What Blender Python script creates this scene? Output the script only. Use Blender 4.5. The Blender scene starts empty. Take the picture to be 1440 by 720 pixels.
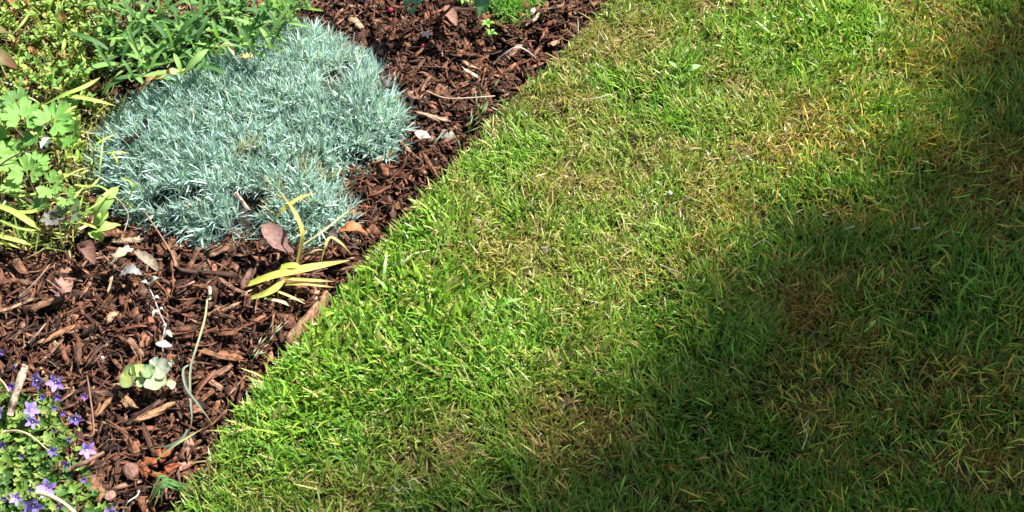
import bpy, math, numpy as np
from mathutils import Vector, Matrix
rng = np.random.default_rng(7)
R = math.radians
S = bpy.context.scene
C = S.collection

# ------------------------------------------------------------------ camera
PITCH = R(50); CAMZ = 1.25; HF = R(20.5)
CAM = Vector((0, -CAMZ / math.tan(PITCH), CAMZ))
cd = bpy.data.cameras.new('camera'); cam = bpy.data.objects.new('camera', cd); C.objects.link(cam)
cam.location = CAM; cam.rotation_euler = (math.pi / 2 - PITCH, 0, 0)
cd.sensor_width = 36; cd.lens = 18 / math.tan(HF); cd.clip_start = 0.05; cd.clip_end = 200
S.camera = cam
# ------------------------------------------------------------------ light
SUN_AZ = R(62); SUN_EL = R(54)          # azimuth clockwise from +Y
TO_SUN = Vector((math.cos(SUN_EL) * math.sin(SUN_AZ), math.cos(SUN_EL) * math.cos(SUN_AZ), math.sin(SUN_EL)))
w = bpy.data.worlds.new('World'); S.world = w; w.use_nodes = True
nt = w.node_tree; bg = nt.nodes['Background']
sky = nt.nodes.new('ShaderNodeTexSky'); sky.sky_type = 'NISHITA'; sky.sun_disc = False
sky.sun_elevation = SUN_EL; sky.sun_rotation = SUN_AZ
nt.links.new(sky.outputs[0], bg.inputs[0]); bg.inputs[1].default_value = 0.05
sl = bpy.data.lights.new('sun', 'SUN'); sl.energy = 5.0; sl.angle = R(0.55); sl.color = (1.0, 0.95, 0.87)
so = bpy.data.objects.new('sun', sl); C.objects.link(so)
so.rotation_euler = TO_SUN.to_track_quat('Z', 'Y').to_euler()
S.view_settings.view_transform = 'Standard'; S.view_settings.look = 'None'
S.view_settings.exposure = 1.45; S.view_settings.gamma = 1.0
S.render.resolution_x = 1024; S.render.resolution_y = 512

# ------------------------------------------------------------------ helpers
TH = math.tan(HF)
def G(px, py, z=0.0):
    """where the line of sight through a point of the photo (1440x720) meets the level z"""
    u = (px - 720) / 720 * TH; v = (360 - py) / 720 * TH
    a = math.pi / 2 - PITCH
    d = Vector((u, v * math.cos(a) + math.sin(a), v * math.sin(a) - math.cos(a)))
    t = (z - CAM.z) / d.z
    return CAM + d * t
def scale_at(px, py):
    return (G(px + 5, py) - G(px - 5, py)).length / 10

class Noise:
    def __init__(s, cell, seed):
        s.c = cell; s.g = np.random.default_rng(seed).random((256, 256))
    def __call__(s, x, y):
        x = np.asarray(x, float) / s.c + 1000.3; y = np.asarray(y, float) / s.c + 1000.7
        i = np.floor(x).astype(int); j = np.floor(y).astype(int); f = x - i; h = y - j
        f = f * f * (3 - 2 * f); h = h * h * (3 - 2 * h)
        g = s.g; a = g[i % 256, j % 256]; b = g[(i + 1) % 256, j % 256]; c = g[i % 256, (j + 1) % 256]; d = g[(i + 1) % 256, (j + 1) % 256]
        return a * (1 - f) * (1 - h) + b * f * (1 - h) + c * (1 - f) * h + d * f * h

def link(o, parent=None, label=None, cat=None, group=None, kind=None):
    C.objects.link(o)
    if parent: o.parent = parent
    if label: o['label'] = label
    if cat: o['category'] = cat
    if group: o['group'] = group
    if kind: o['kind'] = kind
    return o
def thing(name, loc, label, cat, group=None):
    o = bpy.data.objects.new(name, None); o.location = loc; o.empty_display_size = 0.02
    return link(o, None, label, cat, group)

def mkmesh(name, V, quads=None, tris=None, col=None, uv=None, smooth=False):
    me = bpy.data.meshes.new(name)
    V = np.asarray(V, np.float32).reshape(-1, 3)
    quads = np.zeros((0, 4), np.int32) if quads is None else np.asarray(quads, np.int32).reshape(-1, 4)
    tris = np.zeros((0, 3), np.int32) if tris is None else np.asarray(tris, np.int32).reshape(-1, 3)
    lv = np.concatenate([quads.ravel(), tris.ravel()])
    nq, ntr = len(quads), len(tris)
    st = np.concatenate([np.arange(nq) * 4, nq * 4 + np.arange(ntr) * 3]).astype(np.int32)
    me.vertices.add(len(V)); me.vertices.foreach_set('co', V.ravel())
    me.loops.add(len(lv)); me.loops.foreach_set('vertex_index', lv.astype(np.int32))
    me.polygons.add(nq + ntr); me.polygons.foreach_set('loop_start', st)
    me.update(calc_edges=True)
    if smooth: me.polygons.foreach_set('use_smooth', np.ones(nq + ntr, bool))
    if col is not None:
        col = np.asarray(col, np.float32).reshape(-1, 3)
        a = me.color_attributes.new('Col', 'FLOAT_COLOR', 'POINT')
        a.data.foreach_set('color', np.concatenate([np.clip(col, 0, 1), np.ones((len(col), 1), np.float32)], 1).astype(np.float32).ravel())
    if uv is not None:
        uv = np.asarray(uv, np.float32).reshape(-1, 2)
        l = me.uv_layers.new(name='UVMap'); l.data.foreach_set('uv', uv[lv].ravel())
    me.validate()
    return me

class Geo:
    def __init__(s): s.V = []; s.Q = []; s.T = []; s.K = []; s.U = []; s.n = 0
    def add(s, V, Q=None, T=None, col=(0.5, 0.5, 0.5), uv=None):
        V = np.asarray(V, float).reshape(-1, 3); n = len(V)
        col = np.asarray(col, float)
        if col.ndim == 1: col = np.repeat(col[None], n, 0)
        if Q is not None and len(Q): s.Q.append(np.asarray(Q, int) + s.n)
        if T is not None and len(T): s.T.append(np.asarray(T, int) + s.n)
        s.V.append(V); s.K.append(col); s.U.append(np.zeros((n, 2)) if uv is None else np.asarray(uv, float).reshape(-1, 2)); s.n += n
    def mesh(s, name, smooth=True):
        return mkmesh(name, np.concatenate(s.V), np.concatenate(s.Q) if s.Q else None, np.concatenate(s.T) if s.T else None,
                      np.concatenate(s.K), np.concatenate(s.U), smooth)
    def build(s, name, mat, parent=None, smooth=True, rel=None, **kw):
        if rel is not None: s.V = [v - np.array(rel) for v in s.V]
        me = s.mesh(name, smooth); me.materials.append(mat)
        o = bpy.data.objects.new(name, me)
        link(o, parent, **kw)
        if rel is not None and parent is None: o.location = rel
        return o

def smoothpath(pts, n):
    P = [Vector(p) for p in pts]
    if len(P) == 2: return [P[0].lerp(P[1], i / (n - 1)) for i in range(n)]
    P = [P[0] * 2 - P[1]] + P + [P[-1] * 2 - P[-2]]
    m = len(P) - 3; out = []
    for i in range(n):
        t = i / (n - 1) * m; k = min(int(t), m - 1); f = t - k
        a, b, c, d = P[k:k + 4]
        out.append(0.5 * ((2 * b) + (c - a) * f + (2 * a - 5 * b + 4 * c - d) * f * f + (3 * b - a - 3 * c + d) * f ** 3))
    return out
def PX(lst): return [G(*p) for p in lst]

def ribbon(g, pts, width, col, col2=None, prof='leaf', fold=0.25, up=None, n=None, twist=0.0, ruf=0.0, edge=None):
    """a blade with a midrib crease along a path"""
    n = n or 9
    P = smoothpath(pts, n); V = []; K = []; U = []; Q = []
    col = np.array(col); col2 = col if col2 is None else np.array(col2)
    L = 0; up0 = Vector(up) if up else Vector((0, 0, 1))
    for i in range(n):
        t = i / (n - 1)
        tan = (P[min(i + 1, n - 1)] - P[max(i - 1, 0)]).normalized()
        side = tan.cross(up0)
        if side.length < 1e-3: side = tan.cross(Vector((0, 1, 0)))
        side.normalize()
        if twist: side = Matrix.Rotation(twist * t, 3, tan) @ side
        nor = side.cross(tan).normalized()
        if prof == 'leaf': wd = (math.sin(math.pi * min(1, 0.06 + t * 0.93)) ** 0.75)
        elif prof == 'strap': wd = min(1, 0.75 + t) * (1 - max(0, (t - 0.6) / 0.4) ** 2 * 0.93)
        elif prof == 'lance': wd = (0.18 + 0.82 * math.sin(math.pi * min(1, t ** 1.15)) ** 0.8) if t < 0.97 else 0.04
        else: wd = 1 - 0.25 * t
        h = width * 0.5 * wd
        r = ruf * width * math.sin(i * 2.1 + L)
        V += [P[i] - side * h + nor * (fold * h + r), P[i], P[i] + side * h + nor * (fold * h - r)]
        c = col * (1 - t) + col2 * t
        if prof == 'strap' and t > .86: c = c * .45 + np.array([.30, .17, .07]) * .55
        ce = c if edge is None else np.array(edge)
        K += [ce, c * 1.12, ce]; U += [(t, 0), (t, 0.5), (t, 1)]
        if i: a = 3 * i; Q += [(a - 3, a - 2, a + 1, a), (a - 2, a - 1, a + 2, a + 1)]
    g.add([tuple(v) for v in V], Q, None, K, U)

def tube(g, pts, r0, r1, col, col2=None, n=8, sides=6, lump=0.0):
    P = smoothpath(pts, n); V = []; K = []; U = []; Q = []; T = []
    col = np.array(col); col2 = col if col2 is None else np.array(col2)
    ref = Vector((0.13, 0.2, 0.97))
    for i in range(n):
        t = i / (n - 1); tan = (P[min(i + 1, n - 1)] - P[max(i - 1, 0)]).normalized()
        a = tan.cross(ref).normalized(); b = a.cross(tan)
        r = (r0 * (1 - t) + r1 * t) * (1 + lump * (rng.random() - 0.5))
        for k in range(sides):
            an = 2 * math.pi * k / sides
            V.append(P[i] + a * (r * math.cos(an)) + b * (r * math.sin(an))); K.append(col * (1 - t) + col2 * t); U.append((t * 6, k / sides))
            if i: q = (i - 1) * sides; Q.append((q + k, q + (k + 1) % sides, q + sides + (k + 1) % sides, q + sides + k))
    for base, row in ((0, 0), ((n - 1) * sides, 1)):
        for k in range(1, sides - 1): T.append((base, base + k, base + k + 1))
    g.add([tuple(v) for v in V], Q, T, K, U)

def disc(g, M, rad, col, col2=None, cup=0.2, rings=4, seg=20, ripple=0.0, ang=(0, 2 * math.pi), edge=None):
    """leaf blade in polar form: rad(theta) outline; M a 4x4 placing it"""
    col = np.array(col); col2 = col if col2 is None else np.array(col2)
    closed = abs(ang[1] - ang[0] - 2 * math.pi) < 1e-6
    ns = seg if closed else seg + 1
    V = [(0, 0, 0)]; K = [col2]; U = [(0, 0)]; Q = []; T = []
    for r in range(1, rings + 1):
        f = r / rings
        for k in range(ns):
            th = ang[0] + (ang[1] - ang[0]) * k / seg; Rr = rad(th) * f
            z = cup * Rr * Rr / max(1e-6, rad(th)) + ripple * math.sin(th * 5 + r) * f * f
            V.append((Rr * math.cos(th), Rr * math.sin(th), z))
            c = col2 * (1 - f) + col * f
            if edge is not None and r == rings: c = np.array(edge)
            K.append(c * (1 + 0.06 * math.sin(th * 9))); U.append((f, th))
    for r in range(rings):
        for k in range(seg):
            k2 = (k + 1) % ns
            if r == 0: T.append((0, 1 + k, 1 + k2))
            else: a = 1 + (r - 1) * ns; b = a + ns; Q.append((a + k, b + k, b + k2, a + k2))
    V = [tuple(M @ Vector(v)) for v in V]
    g.add(V, Q, T, K, U)
def frame(loc, nor, heading):
    z = Vector(nor).normalized(); x = Vector(heading); x = (x - z * x.dot(z)).normalized(); y = z.cross(x)
    m = Matrix((x, y, z)).transposed().to_4x4(); m.translation = Vector(loc); return m

# ------------------------------------------------------------------ materials
def mat(name, rough=0.6, trans=0.0, spec=0.3, vary=0.25, nscale=400, bump=0.0, grain=False, sheen=0.0, transcol=1.3):
    m = bpy.data.materials.new(name); m.use_nodes = True; t = m.node_tree; N = t.nodes; Lk = t.links
    p = N['Principled BSDF']; out = N['Material Output']
    at = N.new('ShaderNodeAttribute'); at.attribute_name = 'Col'
    nz = N.new('ShaderNodeTexNoise'); nz.inputs['Detail'].default_value = 4
    if grain:
        uv = N.new('ShaderNodeUVMap'); uv.uv_map = 'UVMap'
        mp = N.new('ShaderNodeMapping'); mp.inputs['Scale'].default_value = (1.0, 9.0, 1.0)
        Lk.new(uv.outputs[0], mp.inputs[0]); Lk.new(mp.outputs[0], nz.inputs['Vector']); nz.inputs['Scale'].default_value = nscale
        nz.inputs['Detail'].default_value = 6; nz.inputs['Roughness'].default_value = 0.7
    else:
        tc = N.new('ShaderNodeTexCoord'); Lk.new(tc.outputs['Object'], nz.inputs['Vector']); nz.inputs['Scale'].default_value = nscale
    mr = N.new('ShaderNodeMapRange'); mr.inputs['From Min'].default_value = 0.3; mr.inputs['From Max'].default_value = 0.7
    mr.inputs['To Min'].default_value = 1 - vary; mr.inputs['To Max'].default_value = 1 + vary
    Lk.new(nz.outputs[0], mr.inputs[0])
    mx = N.new('ShaderNodeVectorMath'); mx.operation = 'SCALE'
    Lk.new(at.outputs['Color'], mx.inputs[0]); Lk.new(mr.outputs[0], mx.inputs['Scale'])
    Lk.new(mx.outputs[0], p.inputs['Base Color'])
    p.inputs['Roughness'].default_value = rough; p.inputs['Specular IOR Level'].default_value = spec
    if sheen: p.inputs['Sheen Weight'].default_value = sheen
    if bump:
        b = N.new('ShaderNodeBump'); b.inputs['Strength'].default_value = bump; b.inputs['Distance'].default_value = 0.002
        Lk.new(nz.outputs[0], b.inputs['Height']); Lk.new(b.outputs[0], p.inputs['Normal'])
    if trans:
        tr = N.new('ShaderNodeBsdfTranslucent'); v2 = N.new('ShaderNodeVectorMath'); v2.operation = 'MULTIPLY'
        v2.inputs[1].default_value = (transcol, transcol * 1.05, transcol * 0.6)
        Lk.new(mx.outputs[0], v2.inputs[0]); Lk.new(v2.outputs[0], tr.inputs['Color'])
        ms = N.new('ShaderNodeMixShader'); ms.inputs[0].default_value = trans
        Lk.new(p.outputs[0], ms.inputs[1]); Lk.new(tr.outputs[0], ms.inputs[2]); Lk.new(ms.outputs[0], out.inputs[0])
    return m
M_grass = mat('grass_blades', 0.42, 0.32, 0.5, 0.1, 120)
M_glauc = mat('glaucous_leaf', 0.55, 0.32, 0.3, 0.12, 200, sheen=0.15)
M_leaf = mat('leaf', 0.5, 0.35, 0.35, 0.28, 1.6, 0.35, grain=True)
M_petal = mat('petal', 0.6, 0.35, 0.2, 0.2, 1.6, 0.2, grain=True)
M_wood = mat('bark_chip', 0.85, 0, 0.15, 0.75, 1.6, 1.0, grain=True)
_t = M_wood.node_tree; _n = _t.nodes.new('ShaderNodeTexNoise'); _n.inputs['Scale'].default_value = 130; _n.inputs['Detail'].default_value = 5
_g = _t.nodes.new('ShaderNodeNewGeometry'); _t.links.new(_g.outputs['Position'], _n.inputs['Vector'])
_r = _t.nodes.new('ShaderNodeMapRange'); _r.inputs['From Min'].default_value = .45; _r.inputs['From Max'].default_value = .68; _t.links.new(_n.outputs[0], _r.inputs[0])
_m = _t.nodes.new('ShaderNodeMix'); _m.data_type = 'RGBA'; _m.inputs['B'].default_value = (.055, .030, .020, 1)
_p = _t.nodes['Principled BSDF']; _t.links.new(_p.inputs['Base Color'].links[0].from_socket, _m.inputs['A']); _t.links.new(_r.outputs[0], _m.inputs['Factor']); _t.links.new(_m.outputs['Result'], _p.inputs['Base Color'])
M_soil = mat('soil', 0.95, 0, 0.1, 0.6, 160, 1.0)
M_dry = mat('dry_leaf', 0.6, 0.2, 0.3, 0.3, 250, 0.6)
M_stone = mat('stone', 0.8, 0, 0.2, 0.35, 300, 0.8)
M_bark = mat('tree_bark', 0.9, 0, 0.1, 0.5, 12, 1.0)

# ------------------------------------------------------------------ layout: the lawn edge
EPX = [(228, 735), (262, 680), (305, 620), (345, 566), (388, 512), (432, 458), (480, 404), (530, 345), (588, 277), (648, 208), (703, 150), (752, 98), (806, 45), (850, 6), (875, -16)]
E = [G(x - 2, y, 0.006) for x, y in EPX]
TX, NX = np.array([0.62, 0.785]), np.array([0.785, -0.62])
et = np.array([p.x * TX[0] + p.y * TX[1] for p in E]); en = np.array([p.x * NX[0] + p.y * NX[1] for p in E])
o_ = np.argsort(et); et = et[o_]; en = en[o_]
sa = (en[4] - en[0]) / (et[4] - et[0]); sb = (en[-1] - en[-4]) / (et[-1] - et[-4])
et = np.concatenate([[et[0] - 6], et, [et[-1] + 6]]); en = np.concatenate([[en[0] - 6 * sa], en, [en[-1] + 6 * sb]])
nE1 = Noise(0.035, 11); nE2 = Noise(0.11, 12)
def edge_n(t): return np.interp(t, et, en) + (nE1(t, t * 0 + 3) - 0.5) * 0.006 + (nE2(t, t * 0 + 5) - 0.5) * 0.006
def sd(x, y):
    x = np.asarray(x, float); y = np.asarray(y, float)
    return (x * NX[0] + y * NX[1]) - edge_n(x * TX[0] + y * TX[1])
nB1 = Noise(0.09, 1); nB2 = Noise(0.025, 2); nB3 = Noise(0.3, 3)
def bedz(x, y):
    d = np.clip(-sd(x, y), 0, 1)
    return -0.032 + (nB1(x, y) - 0.5) * 0.02 + (nB2(x, y) - 0.5) * 0.008 + (nB3(x, y) - 0.5) * 0.012 - 0.034 * np.exp(-(d / 0.032) ** 2)

# ground far around, soil bed, lawn turf
g = Geo(); s_ = 60
g.add([(-s_, -s_, -0.13), (s_, -s_, -0.13), (s_, s_, -0.13), (-s_, s_, -0.13)], [(0, 1, 2, 3)], col=(0.06, 0.05, 0.025))
g.build('ground', M_soil, kind='structure', smooth=False)
xs = np.arange(-1.5, 1.2, 0.009); ys = np.arange(-0.95, 1.5, 0.009)
X, Y = np.meshgrid(xs, ys, indexing='ij'); sdd = sd(X, Y); Z = bedz(X, Y) - 0.004
nf = Noise(0.012, 77); K = np.array([0.035, 0.022, 0.015])[None, None] * (0.6 + 0.9 * nf(X, Y))[..., None]
ii, jj = np.meshgrid(np.arange(len(xs) - 1), np.arange(len(ys) - 1), indexing='ij')
k = sdd[:-1, :-1] < 0.03; a = (ii * len(ys) + jj)[k]
g = Geo(); g.add(np.stack([X, Y, Z], -1), np.stack([a, a + len(ys), a + len(ys) + 1, a + 1], -1), col=K.reshape(-1, 3))
g.build('flower_bed_soil', M_soil, kind='structure')

nD1 = Noise(0.05, 21); nD2 = Noise(0.13, 22); nD3 = Noise(0.018, 23)
DRY = [(900, 60, 130, 55, .6), (800, 170, 70, 60, .4), (1180, 190, 130, 60, .75), (745, 375, 85, 45, 1.0), (850, 270, 90, 50, .5), (950, 370, 60, 30, .5), (1100, 430, 80, 40, .7), (1390, 240, 80, 70, .9),
       (1350, 60, 80, 60, .5), (1120, 560, 100, 60, .7), (620, 640, 90, 50, .6), (780, 600, 90, 50, .6), (1300, 540, 120, 70, .5), (1000, 250, 80, 50, .4), (1400, 640, 90, 60, .6), (1050, 140, 60, 40, .5), (1240, 660, 90, 50, .4), (680, 310, 40, 30, .5), (480, 690, 80, 30, .5), (330, 690, 60, 30, .3)]
LUSH = [(560, 450, 170, 110, 1.), (430, 560, 100, 90, .9), (600, 310, 60, 60, .6), (1150, 50, 120, 50, .8), (1010, 480, 80, 50, .7), (1240, 170, 50, 60, .6), (1400, 380, 80, 70, .5), (880, 530, 60, 40, .6), (960, 90, 30, 20, .5), (1180, 250, 60, 60, .4), (420, 650, 80, 40, .4)]
def blobs(lst, x, y):
    v = np.zeros_like(x)
    for px, py, rx, ry, s in lst:
        c = G(px, py); a = rx * scale_at(px, py) * 1.0; b = (G(px, py - ry) - G(px, py + ry)).length / 2
        v = np.maximum(v, s * np.exp(-(((x - c.x) / a) ** 2 + ((y - c.y) / b) ** 2)))
    return v
def dryf(x, y): return np.clip(blobs(DRY, x, y) * 0.85 - 0.5 * blobs(LUSH, x, y) + (nD1(x, y) - 0.5) * 0.7 + (nD2(x, y) - 0.4) * 0.4 + 0.22 + (nD3(x, y) - 0.5) * 0.3, 0, 1)
def lushf(x, y): return np.clip(blobs(LUSH, x, y) + (nD2(x, y) - 0.5) * 0.3, 0, 1)
tt = np.arange(-5, 6, 0.012); offs = np.array([-0.006, 0.0, 0.004] + list(np.arange(0.012, 1.35, 0.014)) + [1.5, 2, 3, 5, 9, 20])
T_, O_ = np.meshgrid(tt, offs, indexing='ij'); En = edge_n(T_) + O_
X = T_ * TX[0] + En * NX[0]; Y = T_ * TX[1] + En * NX[1]
Zl = (nD1(X, Y) - 0.5) * 0.006 + (nD3(X, Y) - 0.5) * 0.003 - 0.003; Zl[:, 0] = -0.115; Zl[:, 1] -= 0.012; Zl[:, 1] += 0.0
dry = dryf(X, Y)
Kc = np.array([0.045, 0.04, 0.018])[None, None] * (1 - dry[..., None]) + np.array([0.09, 0.068, 0.035])[None, None] * dry[..., None]
Kc[:, 0:2] = (0.03, 0.02, 0.013); Kc = Kc * (0.7 + 0.6 * nD3(X * 1.7, Y * 1.7))[..., None]
far = (O_ > 1.3)[..., None]; Kc = np.where(far, np.array([0.07, 0.10, 0.025]), Kc)
n2 = len(offs); ii, jj = np.meshgrid(np.arange(len(tt) - 1), np.arange(n2 - 1), indexing='ij'); a = (ii * n2 + jj).ravel()
g = Geo(); g.add(np.stack([X, Y, Zl], -1), np.stack([a, a + 1, a + n2 + 1, a + n2], -1), col=Kc.reshape(-1, 3))
g.build('lawn_ground', M_soil, kind='structure')

# ------------------------------------------------------------------ lawn grass
def blade_batch(root, az, lean, bend, L, W, c0, c1, segs=3, blunt=0.15, twist=None):
    N = len(root); rows = segs + 1
    s = np.linspace(0, 1, rows); V = np.zeros((N, rows, 2, 3)); P = root.copy()
    dx, dy = np.sin(az), np.cos(az); tw = np.zeros(N) if twist is None else twist
    K = np.zeros((N, rows, 2, 3)); ang = lean.copy()
    for i in range(rows):
        if i:
            ang = lean + bend * (i - 0.5) / segs
            st = (L / segs)[:, None] * np.stack([dx * np.sin(ang), dy * np.sin(ang), np.cos(ang)], -1); P = P + st
            P[:, 2] = np.maximum(P[:, 2], root[:, 2] - 0.03)
        wp = [0.8, 1.0, 0.85, 0.0, 0][i] if segs == 3 else [0.75, 1.0, 1.0, 0.75, 0.0][i]
        if i == segs: wp = blunt
        h = W * 0.5 * wp; a2 = tw
        sx = dy * np.cos(a2); sy = -dx * np.cos(a2); sz = np.sin(a2)
        off = np.stack([sx, sy, sz], -1) * h[:, None]
        V[:, i, 0] = P - off; V[:, i, 1] = P + off
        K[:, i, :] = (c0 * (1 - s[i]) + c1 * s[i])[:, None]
    b = (np.arange(N) * rows * 2)[:, None] + (np.arange(segs) * 2)[None]
    Q = np.stack([b, b + 1, b + 3, b + 2], -1).reshape(-1, 4)
    return V.reshape(-1, 3), Q, K.reshape(-1, 3)

def view_edges(margin):
    cs = [G(-margin, -margin), G(1440 + margin, -margin), G(1440 + margin, 720 + margin), G(-margin, 720 + margin)]
    return [(p.x, p.y) for p in cs]
def inview(x, y, margin):
    ok = np.ones_like(x, bool); cs = view_edges(margin)
    for i in range(4):
        a, b = cs[i], cs[(i + 1) % 4]
        ok &= ((b[0] - a[0]) * (y - a[1]) - (b[1] - a[1]) * (x - a[0])) < 0
    return ok
GREEN = np.array([0.175, 0.385, 0.030]); DEEP = np.array([0.060, 0.185, 0.014]); LIME = np.array([0.37, 0.53, 0.070]); STRAW = np.array([0.56, 0.46, 0.19]); OLIVE = np.array([0.20, 0.19, 0.03]); BROWN = np.array([0.25, 0.16, 0.05])
gl = Geo()
def grass(nclump, per, box, margin_in, margin_out, kind):
    cx = rng.uniform(box[0], box[1], nclump); cy = rng.uniform(box[2], box[3], nclump)
    ok = (sd(cx, cy) > 0.0) & inview(cx, cy, margin_out)
    if margin_in is not None: ok &= ~inview(cx, cy, margin_in)
    cx = cx[ok]; cy = cy[ok]; n = len(cx)
    cl = lushf(cx, cy); cdv = dryf(cx, cy)
    # clumps share a lean
    caz = (nD2(cx * 1.3, cy * 1.3) * 2 - 1) * 2.2 + (nD1(cx, cy) - .5) * 4 + rng.normal(0, 0.8, n); ctone = rng.normal(0, 1.6, n)
    idx = np.repeat(np.arange(n), per); N = len(idx)
    sp = 0.009
    dxy = rng.normal(0, sp, (N, 2)); x = cx[idx] + dxy[:, 0]; y = cy[idx] + dxy[:, 1]
    d = sd(x, y); ok = d > 0.0045; idx = idx[ok]; x = x[ok]; y = y[ok]; d = d[ok]; dxy = dxy[ok]; N = len(x)
    lush = lushf(x, y); dry = dryf(x, y)
    az = np.where(rng.random(N) < 0.55, caz[idx], np.arctan2(dxy[:, 0], dxy[:, 1])) + rng.normal(0, 0.55, N)
    ne = d < 0.012                                     # blades on the cut edge lean over the bed
    az = np.where(ne & (rng.random(N) < 0.15), math.atan2(-NX[0], -NX[1]) + rng.normal(0, 0.7, N), az)
    root = np.stack([x, y, (nD1(x, y) - 0.5) * 0.006 - 0.004 - np.where(ne, rng.random(N) * 0.008, 0)], -1)
    u = rng.random(N)
    if kind == 'green':
        keep = rng.random(N) < (1.0 - 0.6 * dry); 
        L = rng.gamma(9, 1 / 9, N) * (0.0185 + 0.0055 * lush - 0.004 * dry); W = (0.0013 + 0.0032 * lush * rng.random(N) + 0.0010 * rng.random(N)); L = np.where(d < .012, L * .72, L) 
        lean = np.abs(rng.normal(0.55, 0.3, N)); bend = rng.normal(0.55, 0.45, N)
        f = np.clip(u * 0.9 + 0.13 * ctone[idx], 0, 1)[:, None]
        c = DEEP * (1 - f) + GREEN * f
        lm = (rng.random(N) < 0.22 + 0.15 * lush)[:, None]; c = np.where(lm, c * 0.4 + LIME * 0.6, c)
        mix = np.clip(dry * 0.6 + rng.normal(0.05, 0.15, N), 0, 0.8)[:, None]; c = c * (1 - mix) + OLIVE * 1.2 * mix
        st = (rng.random(N) < 0.035 + 0.13 * dry)[:, None]; c = np.where(st, STRAW * (0.6 + 0.5 * u[:, None]), c)
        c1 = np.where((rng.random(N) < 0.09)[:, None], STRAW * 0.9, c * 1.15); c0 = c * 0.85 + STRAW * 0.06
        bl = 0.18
    elif kind == 'thatch':
        keep = rng.random(N) < 0.03 + 0.5 * dry
        L = rng.uniform(0.008, 0.026, N); W = rng.uniform(0.0006, 0.0014, N)
        lean = rng.uniform(0.7, 1.7, N); bend = rng.normal(0.2, 0.5, N); az = rng.uniform(0, 6.283, N)
        root[:, 2] += rng.uniform(0.0, 0.009, N)
        f = (rng.random(N) ** 1.5)[:, None]
        c = BROWN * (1 - f) + STRAW * f; ol = (rng.random(N) < 0.4)[:, None]; c = np.where(ol, OLIVE * (0.7 + 0.8 * u[:, None]), c)
        c0 = c; c1 = c * 1.1; bl = 0.5
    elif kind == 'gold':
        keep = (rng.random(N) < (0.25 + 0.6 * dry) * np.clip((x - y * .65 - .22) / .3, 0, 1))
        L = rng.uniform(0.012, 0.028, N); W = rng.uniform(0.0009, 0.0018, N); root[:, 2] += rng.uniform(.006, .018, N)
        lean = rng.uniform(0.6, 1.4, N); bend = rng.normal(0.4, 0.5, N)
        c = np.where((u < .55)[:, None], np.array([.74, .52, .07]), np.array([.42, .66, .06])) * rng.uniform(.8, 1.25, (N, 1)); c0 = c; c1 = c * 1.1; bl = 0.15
    elif kind == 'moss':
        keep = rng.random(N) < dry * 0.9
        L = rng.uniform(0.004, 0.009, N); W = rng.uniform(0.001, 0.0018, N); lean = np.abs(rng.normal(0.3, 0.4, N)); bend = rng.normal(0.3, 0.5, N); az = rng.uniform(0, 6.283, N)
        c = OLIVE * (0.7 + 0.7 * u[:, None]); c = np.where((rng.random(N) < 0.2)[:, None], BROWN, c); c0 = c * 0.7; c1 = c * 1.15; bl = 0.2
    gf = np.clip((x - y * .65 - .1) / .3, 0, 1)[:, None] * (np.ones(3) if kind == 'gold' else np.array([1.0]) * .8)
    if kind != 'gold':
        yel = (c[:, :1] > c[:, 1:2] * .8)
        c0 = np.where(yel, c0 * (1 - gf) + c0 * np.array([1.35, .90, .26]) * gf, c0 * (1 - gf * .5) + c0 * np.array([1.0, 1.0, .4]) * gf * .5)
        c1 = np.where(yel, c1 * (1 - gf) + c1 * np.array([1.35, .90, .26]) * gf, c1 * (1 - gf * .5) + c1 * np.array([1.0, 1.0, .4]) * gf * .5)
    k = keep
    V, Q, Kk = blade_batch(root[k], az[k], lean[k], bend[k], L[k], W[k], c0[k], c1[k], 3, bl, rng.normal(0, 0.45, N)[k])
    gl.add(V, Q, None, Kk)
    return k.sum()
BX = (-0.75, 1.15, -0.6, 0.9); 
n1 = grass(24000, 18, BX, None, 70, 'green')
n2_ = grass(9000, 22, BX, None, 70, 'thatch')
n3 = grass(7000, 22, BX, None, 70, 'moss')
BX2 = (-1.4, 2.0, -1.1, 1.5)
n4 = grass(11000, 9, BX2, 70, 900, 'green')
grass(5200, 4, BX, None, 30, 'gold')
print('grass', n1, n2_, n3, n4)
gl.build('lawn_grass', M_grass, smooth=False, kind='stuff', label='mown lawn of green blades with straw coloured and mossy patches', cat='grass')

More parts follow.
